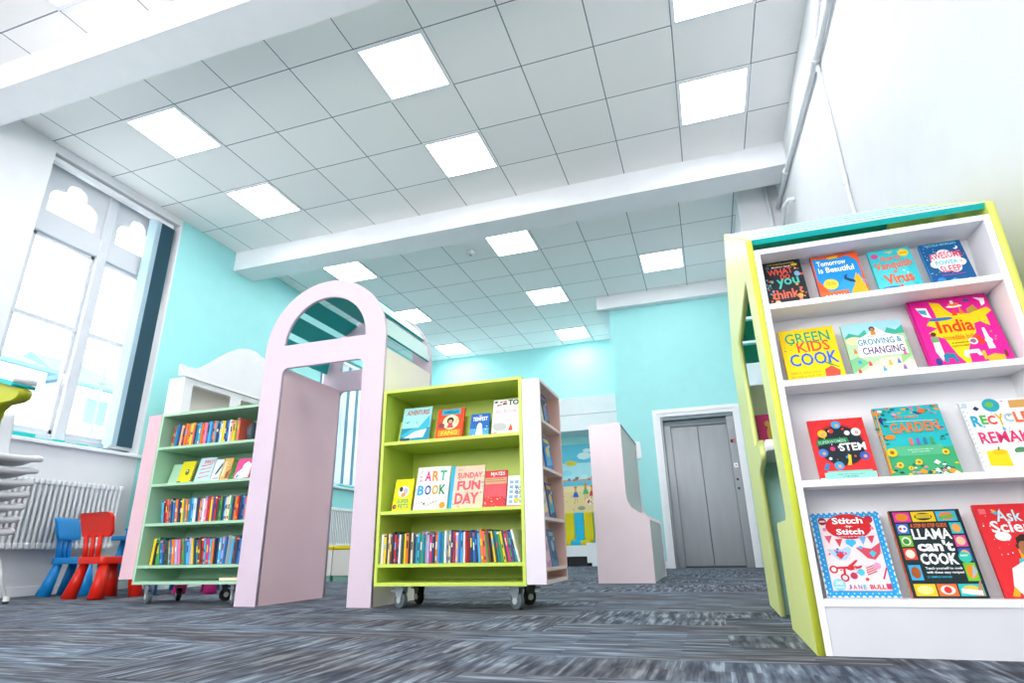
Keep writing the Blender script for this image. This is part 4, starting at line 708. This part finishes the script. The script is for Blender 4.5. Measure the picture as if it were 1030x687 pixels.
def h6(A): A.rect(0, 0, 1, 1, '#e0508f'); A.poly([(.05, .1), (.4, .05), (.95, .1), (.98, .7), (.7, .86), (.45, .72), (.4, .5), (.15, .35)], '#f2ecf0'); A.ell(.68, .66, .17, '#fbfbfb', .16); A.poly([(.1, .1), (.3, .1), (.22, .3)], '#4f9fd0'); A.dots(8, .03, ['#e84f3c', '#3a6fb0', '#f0a01c'], (.2, .1, .9, .4), 8)
for (lb, x, w, h, c, f, dy) in (('yellow face-out book with a dark figure, first on the mint second shelf', 1.178, .112, .156, '#d8cf14', h1, 0), ('pale blue face-out book titled Pants, mint second shelf', 1.328, .131, .172, '#b9d9e2', h2, 0), ('white face-out book with a dark green swoosh, mint second shelf', 1.466, .068, .153, '#dfe9ea', h3, 0),
                            ('kraft brown face-out book, middle right of the mint second shelf', 1.540, .070, .158, '#d8a95c', h4, 0), ('dark green patterned face-out book left of the pink one, mint second shelf', 1.612, .055, .150, '#3f7a3a', h5, 0.012), ('pink face-out book with a white unicorn shape, mint second shelf', 1.655, .122, .145, '#e0508f', h6, 0), ('small lilac face-out book, last on the mint second shelf', 1.785, .05, .15, '#9aa5c8', lambda A: (A.rect(0, 0, 1, 1, '#9aa5c8'), A.ell(.4, .4, .2, '#e8c21e')), .01)):
    fbook(lb, x, YM+dy, .753, w, h, c, f, titles=(lambda B: B.txt('PANTS', .3, .76, .95, .9, '#d8323c', .06)) if 'Pants' in lb else None)
# ------------------------------------------------------------------ books on the pink end shelf (facing right)
def e(c1, c2, c3): return lambda A: (A.rect(0, 0, 1, 1, c1), A.poly([(.1, .1), (.9, .2), (.8, .75), (.2, .6)], c2), A.ell(.5, .55, .2, c3), A.dots(8, .05, [c2, c3, '#ffffff'], (.1, .1, .9, .9), 4), A.rect(.15, .82, .85, .93, c3))
for (lb, y, z, w, h, c, fn) in (('pale green edged book on the top level of the pink end shelf', .005, .943, .10, .19, '#c9dcc0', e('#c9dcc0', '#e8efe0', '#7fa88a')), ('black and violet book on the top level of the pink end shelf', .12, .943, .12, .18, '#1c2030', e('#24293a', '#5f7fb8', '#8a6fb0')),
    ('blue book with a yellow blob on the second level of the pink end shelf', .13, .693, .15, .19, '#1f7fd0', e('#1f7fd0', '#4fb4ea', '#f0d23c')), ('violet and cream book on the third level of the pink end shelf, left', .02, .438, .12, .17, '#b89ac8', e('#b89ac8', '#f0e4b0', '#4f7fc0')), ('navy and yellow book on the third level of the pink end shelf, right', .16, .438, .13, .19, '#24508a', e('#24508a', '#3fa0c8', '#f0b43c')),
    ('pink and violet book on the lowest level of the pink end shelf, left', .03, .193, .12, .19, '#c88ab8', e('#c88ab8', '#e8c0d8', '#5f6fb8')), ('steel blue book on the lowest level of the pink end shelf, right', .16, .193, .14, .19, '#3f6f9c', e('#4a7aa8', '#2f5a8a', '#9fb8d8'))):
    fbook(lb, 3.808, y, z, w, h, c, fn, t=.01, tilt=8, face=1)

# ------------------------------------------------------------------ spine-out books
PAL = dict(red='#c62a2a', darkred='#7c1c24', teal='#16899a', blue='#1f72b8', navy='#1f3564', sky='#45b0e0', peach='#efb79a', orange='#ee7a1e', salmon='#ef6f5c', lime='#a8cc3a', green='#3f9a4a', darkgreen='#2c4f3c', yellow='#f0cc18', white='#e9ebe9', black='#1d2024', grey='#8f98a0', lilac='#b9a8d0', pink='#e87aa8', hotpink='#d8327c', purple='#5b3a86', brown='#7a4a34', cream='#e6d7ae')
NM = dict(darkred='dark red', darkgreen='dark green', sky='sky blue', hotpink='hot pink')
def ordn(n): return '%d%s' % (n, 'th' if 10 <= n % 100 <= 20 else {1: 'st', 2: 'nd', 3: 'rd'}.get(n % 10, 'th'))
def spinebook(w, h, d, c, c2, R):
    bm = bmesh.new(); bx(bm, 0, .0015, 0, .0014, d, h); bx(bm, w-.0014, .0015, 0, w, d, h)
    tube(bm, [(w/2, .0025, 0), (w/2, .0025, h)], w/2, 8)
    for v in bm.verts:
        if abs(v.co.z) < 1e-9 or abs(v.co.z-h) < 1e-6:
            pass
    for v in list(bm.verts):
        if v.co.y > .0015 and v.co.y < d-.001 and len(v.link_faces) and 0: pass
    # flatten the rounded spine
    for v in bm.verts:
        if v.co.y < .0014: v.co.y = .0025+(v.co.y-.0025)*min(1, .004/(w/2))
        elif v.co.y < w/2+.0026 and v.co.y < d-.01: v.co.y = min(v.co.y, .004)
    bx(bm, .0014, .003, .002, w-.0014, d-.004, h-.003, 1)
    y = -.0022; b = w*.18
    z1 = h*R.uniform(.4, .55); z2 = z1+h*R.uniform(.1, .33); b = w*R.uniform(.22, .36)
    bx(bm, b, y, z1, w-b, 0, z2, 2); 
    if R.random() < .4: bx(bm, b, y, h*.08, w-b, 0, h*R.uniform(.14, .22), 2)
    if R.random() < .4: bx(bm, w*.04, y+.0004, h*.9, w*.96, 0, h*.96, 3)
    return bmo('book', bm, [M(PAL[c], .45), PAGE, M(PAL[c2], .45), M(PAL[R.choice(list(PAL))], .45)])
def row(where, group, x0, x1, z, y, h, cols, lean, seed, dep=.125, widths=None, tall=()):
    R = random.Random(seed); n = len(cols); ws = [R.uniform(.75, 1.25)*(widths or {}).get(i, 1) for i in range(n)]; s = (x1-x0)/sum(ws); ws = [w*s for w in ws]; x = x0
    for i, c in enumerate(cols):
        w = ws[i]*.96; hh = h*R.uniform(.90, 1.0)*(1.08 if i in tall else 1); c2 = R.choice(['white', 'black', 'yellow', 'cream', 'navy', 'red', 'sky', 'navy', 'black', c, c, c]); c2 = c2
        o = spinebook(w, hh, dep, c, c2, R); a = lean(i/(n-1)) if callable(lean) else lean
        o.rotation_euler = (0, rad(a), 0); o.location = (x, y+R.uniform(-.004, .006), z+.0005+(w*math.sin(rad(a)) if a > 0 else 0)); x += ws[i]
        nl = NM.get(cols[i-1], cols[i-1]) if i else 'shelf side'; nr = NM.get(cols[i+1], cols[i+1]) if i < n-1 else 'shelf end'
        tag(o, '%s spine %s, %s from left, between %s and %s' % (NM.get(c, c), where, ordn(i+1), nl, nr), 'book', group)
r1 = 'red teal blue navy peach red brown orange salmon lime yellow salmon navy teal sky orange salmon pink blue sky blue orange grey navy sky white yellow navy blue white peach yellow green salmon'.split()
row('on top mint shelf', 'spine-out books on the top mint shelf', 1.078, 1.66, 1.0025, .150, .165, r1, lambda f: 3-4*f, 3, tall=(6, 11, 21, 33))
r3 = 'sky darkred red salmon grey navy blue orange navy black yellow teal orange teal blue sky white navy orange lilac white pink red yellow purple red darkgreen green navy sky cream white green navy orange red navy blue salmon sky navy'.split()
row('on third mint shelf', 'spine-out books on the third mint shelf', 1.108, 1.838, .4945, .150, .162, r3, lambda f: min(0, -9+13*f), 4, widths={0: 1.2})
r4 = 'yellow black green blue navy darkgreen yellow blue orange lilac pink brown green blue sky lilac yellow navy teal brown red sky hotpink sky orange black navy sky lilac blue grey sky brown navy blue brown teal'.split()
row('on fourth mint shelf', 'spine-out books on the fourth mint shelf', 1.075, 1.838, .2335, .150, .165, r4, lambda f: 3 if f < .04 else (-9 if f < .5 else (-9+(f-.5)*30 if f < .8 else 2)), 5, widths={2: 1.5, 30: 1.3}, tall=(2, 30))
r5 = 'white yellow black cream brown black red navy white darkgreen yellow orange black cream navy teal sky green teal grey lilac hotpink navy orange sky blue teal white grey cream navy red lilac blue sky white red darkred navy blue navy sky orange salmon green brown black yellow darkgreen teal green yellow darkgreen hotpink green purple teal white'.split()
row('on bottom lime shelf', 'thin spine-out books on the bottom lime shelf', 2.900, 3.695, .2225, -.04, .163, r5, lambda f: 1 if f < .62 else -(f-.62)*38, 6, dep=.2)
for (x, c, lb, w, h) in ((1.80, 'blue', 'blue book leaning at the right end of the top mint shelf', .016, .15), (1.818, 'navy', 'navy book at the far right end of the top mint shelf', .02, .165)):
    o = spinebook(w, h, .12, c, 'sky', random.Random(3)); o.location = (x, .16, 1.0025); tag(o, lb, 'book', 'loose books at the right of the top mint shelf')
def roundtoy():
    t = thing('globe_bookend', 'dark round bookend beside the books on the top mint shelf', 'bookend'); bm = bmesh.new(); bmesh.ops.create_uvsphere(bm, u_segments=16, v_segments=10, radius=.05); 
    for v in bm.verts: v.co = Vector((v.co.x*.75+1.715, v.co.y+.22, v.co.z*1.4+1.075))
    bmo('body', bm, M('#46525a', .4), t, True); box('foot', t, M('#7a3038', .4), (1.69, .18, 1.0025, 1.745, .26, 1.018)); rebase(t, (1.715, .22, 1.0025))
roundtoy()
bm = bmesh.new(); bx(bm, 0, 0, 0, .16, .11, .018); bx(bm, .003, -.0005, .003, .158, .108, .0155, 1); o = bmo('book', bm, [M('#d8c48a', .5), PAGE]); o.location = (1.66, .15, .1365); tag(o, 'cream book lying flat on the lowest mint shelf at right', 'book')

# ------------------------------------------------------------------ children's chairs, table
def kidchair(label, mat, loc, rz, name='childrens_chair'):
    t = thing(name, label, 'chair', 'small plastic children chairs')
    # local: backrest at y=-.14 facing away (+y is the seat front)
    bm = extr(rrect(-.18, .435, .18, .615, .045, 6), [], 'y', -.012, .012); 
    for v in bm.verts: v.co.y += -.165-.05*(v.co.z-.45)/.2+.03*(v.co.x/.165)**2; v.co.x *= 1+.10*(v.co.z-.455)/.2
    o = bmo('backrest', bm, mat, t); md = o.modifiers.new('b', 'BEVEL'); md.width = .008; md.segments = 2
    for s in (-1, 0, 1):
        bm = bmesh.new(); tube(bm, [(s*.075, -.145, .27), (s*.085, -.16, .45)], [.019, .016], 10); bmo('back_spindle', bm, mat, t, True)
    bm = extr(rrect(-.155, -.165, .155, .15, .05, 6), [], 'z', .245, .295); o = bmo('seat', bm, mat, t); md = o.modifiers.new('b', 'BEVEL'); md.width = .01; md.segments = 2
    for sx in (-1, 1):
        for sy in (-1, 1):
            bm = bmesh.new(); tube(bm, [(sx*.115, sy*.11, .25), (sx*.155, sy*.155, 0)], [.030, .052], 14); bmo('leg', bm, mat, t, True)
    t.location = loc; t.rotation_euler = (0, 0, rz); return t
kidchair('red plastic child chair turned away, in front of the radiator by the mint bookcase', REDP, (.165, .60, 0), rad(-6))
kidchair('bright blue plastic child chair left of the red one, beside the radiator', BLUEP, (-.48, .86, 0), rad(-62))
kidchair('pink plastic child chair behind the mint bookcase, its legs seen beneath', PINKP, (.62, 1.16, 0), rad(92))
t = thing('childrens_table', 'low blue plastic child table behind the red chair', 'table')
bm = extr(rrect(-.38, -.27, .38, .27, .05, 6), [], 'z', .42, .455); o = bmo('tabletop', bm, M('#1a8fdc', .35), t); md = o.modifiers.new('b', 'BEVEL'); md.width = .008; md.segments = 2
for sx in (-1, 1):
    for sy in (-1, 1): bm = bmesh.new(); tube(bm, [(sx*.29, sy*.18, .42), (sx*.33, sy*.22, 0)], [.035, .05], 14); bmo('leg', bm, BLUEP, t, True)
t.location = (.12, 1.18, 0); t.rotation_euler = (0, 0, rad(90))
t = thing('storage_tub', 'small blue tub on the blue child table', 'tub', loc=(-.02, .98, .4555)); bm = bmesh.new(); bx(bm, -.09, -.06, 0, .09, .06, .05); bx(bm, -.1, -.07, .05, .1, .07, .062, bev=.003); bmo('box', bm, M('#1467b8', .35), t); box('lid', t, M('#1f7fd0', .35), (-.085, -.055, .062, .085, .055, .068))

# ------------------------------------------------------------------ stack of grey shell chairs at the left edge
def shell(label, loc, legs):
    t = thing('stacking_chair' if legs else 'chair_shell', label, 'chair', 'stack of grey shell chairs'); SH = M('#c3c6ca', .35)
    prof = [(.0, 0.0), (-.03, .010), (-.10, .004), (-.2, -.018), (-.31, -.02), (-.37, .015), (-.41, .09), (-.43, .2), (-.445, .33), (-.45, .40)]
    bm = bmesh.new(); rows = []
    for (x, z) in prof:
        rows.append([bm.verts.new((x+.025*abs(k/4)**2*(-1 if x > -.05 else 0), k/4*.21*(1-.12*(x < -.35)), z+.030*(abs(k/4)**2.2)*(1 if x < -.02 else .4))) for k in range(-4, 5)])
    for i in range(len(rows)-1):
        for k in range(8): bm.faces.new((rows[i][k], rows[i][k+1], rows[i+1][k+1], rows[i+1][k]))
    o = bmo('seat_shell', bm, SH, t, True); md = o.modifiers.new('s', 'SOLIDIFY'); md.thickness = .046; md.offset = -1; md = o.modifiers.new('b', 'SUBSURF'); md.levels = 1; md.render_levels = 1
    if legs:
        for sx in (0, 1):
            for sy in (-1, 1):
                x = -.08 if sx == 0 else -.34; fx = .03 if sx == 0 else -.46
                bm = bmesh.new(); tube(bm, [(x, sy*.12, -.02), (fx-.02*(1-sx), sy*.215, -.39)], .014, 8); l = bmo('leg', bm, M('#dfe2e4', .3), t, True)
                bm = bmesh.new(); tube(bm, [(fx, sy*.217, -.385), (fx, sy*.217, -.415)], .02, 10); tube(bm, [(fx, sy*.217, -.415), (fx, sy*.217, -.432)], .018, 10, 1); bmo('glide', bm, [M('#dfe2e4', .3), BLACK], l)
    t.location = loc; return t
names = ['bottom grey shell chair with splayed legs, under the stack at the left edge', 'second shell from the bottom in the grey stack at the left edge', 'third shell from the bottom in the grey stack at the left edge', 'middle chair of the seven stacked grey shell chairs', 'third chair from the top of the grey stack at the left edge', 'second chair from the top of the grey stack at the left edge', 'topmost grey shell chair of the stack at the left edge']
for i, nm in enumerate(names): shell(nm, (-.09+.017*i, -.15, .432+.084*i), i == 0)

# ------------------------------------------------------------------ white dresser behind the mint bookcase
def dresser():
    t = thing('play_dresser', 'white wooden dresser with wavy arched top board standing behind the mint bookcase', 'dresser')
    x0, x1 = -.50, -.30; Wd = M('#eff0f0', .45)
    y0, y1, z1 = 1.41, 3.0, 1.99
    o = rrect(1.52, 1.62, 2.06, 1.955, .02); o2 = rrect(2.20, 1.62, 2.74, 1.955, .02)
    bmo('front_frame', extr([(y0, 0), (y1, 0), (y1, 2.02), (y0, 2.02)], [o, o2], 'x', x1-.025, x1), Wd, t)
    box('side_panel', t, Wd, (x0, y0, 0, x1-.025, y0+.02, z1)); box('side_panel', t, Wd, (x0, y1-.02, 0, x1-.025, y1, z1))
    box('back_panel', t, M('#ece8dc', .5), (x0, y0+.02, 0, x0+.015, y1-.02, z1)); box('cupboard_shelf', t, M('#e8e4d8', .5), (x0, y0+.02, 1.585, x1-.025, y1-.02, 1.605)); box('top_panel', t, Wd, (x0, y0, z1, x1-.025, y1, z1+.02))
    pts = [(1.33, 2.02), (3.05, 2.02)]
    top = [(1.33, 2.125), (1.40, 2.12), (1.50, 2.125), (1.58, 2.16), (1.68, 2.235), (1.80, 2.34), (1.93, 2.44), (2.08, 2.53), (2.20, 2.565), (2.32, 2.565), (2.48, 2.52), (2.62, 2.42), (2.75, 2.31), (2.85, 2.2), (2.93, 2.14), (3.05, 2.125)]
    bmo('top_board', extr(pts+top[::-1], [], 'x', x1-.015, x1+.015), M('#eeeef0', .45), t)
    box('moulding', t, Wd, (x1-.02, 1.34, 2.012, x1+.022, 3.04, 2.03), bev=.003)
    rebase(t, (-.4, 2.2, 0))
dresser()

# ------------------------------------------------------------------ beach mural in the back recess
def mural():
    t = thing('beach_mural', 'colourful beach mural with children above the striped window seat', 'mural')
    box('board', t, M('#8fd3e0', .5), (1.2, 7.47, .87, 3.45, 7.52, 2.06)); A = Art(2.25, 1.19)
    A.rect(0, 0, 1, 1, '#a9dfe9'); A.rect(0, .72, 1, 1, '#5cc4dc'); A.dots(26, .05, ['#d9f0f4', '#8ad4e4', '#c8e9f2'], (.02, .45, .98, .95), 5, 2)
    A.rect(0, .36, 1, .47, '#5fb8d4'); A.rect(0, 0, 1, .38, '#e8cf96'); A.poly([(0, .38), (.3, .40), (.6, .36), (1, .39), (1, .3), (0, .3)], '#ecd9a4'); A.rect(.3, .455, .7, .475, '#d9995c'); A.dots(12, .012, ['#6a7f8a', '#a8604a'], (.3, .47, .7, .5), 5)
    A.poly([(.46, .72), (.49, .76), (.53, .75), (.56, .73), (.55, .69), (.51, .68), (.48, .69)], '#e4cf2c'); 
    for (u, v, c, d) in ((.535, .24, '#1f5fc8', '#d89a72'), (.615, .28, '#3fae6a', '#e07a3c'), (.665, .25, '#d8404a', '#d89a72'), (.72, .27, '#f0a01c', '#d89a72'), (.42, .25, '#e05f9a', '#d89a72')):
        A.ell(u, v+.12, .012, '#c8862c'); A.poly([(u-.006, v+.1), (u+.006, v+.1), (u+.012, v+.03), (u-.012, v+.03)], d); A.poly([(u-.012, v+.05), (u+.012, v+.05), (u+.024, v-.02), (u-.024, v-.02)], c); A.line(u-.006, v-.02, u-.01, v-.1, .012, '#d89a72'); A.line(u+.006, v-.02, u+.012, v-.1, .012, '#d89a72')
    A.ell(.64, .15, .024, '#f2f0ea'); A.poly([(.62, .15), (.64, .19), (.645, .15), (.63, .11)], '#e0403c'); A.poly([(.645, .15), (.66, .17), (.655, .12)], '#2fa06a'); A.ell(.575, .06, .03, '#9a9488', .03); A.dots(40, .004, ['#c8a86a', '#b8925a'], (0, .02, 1, .33), 8)
    o = A.obj('mural_print', t); o.data.transform(Matrix.Translation((1.2, 7.469, .87)))
    rebase(t, (2.3, 7.5, .87))
mural()
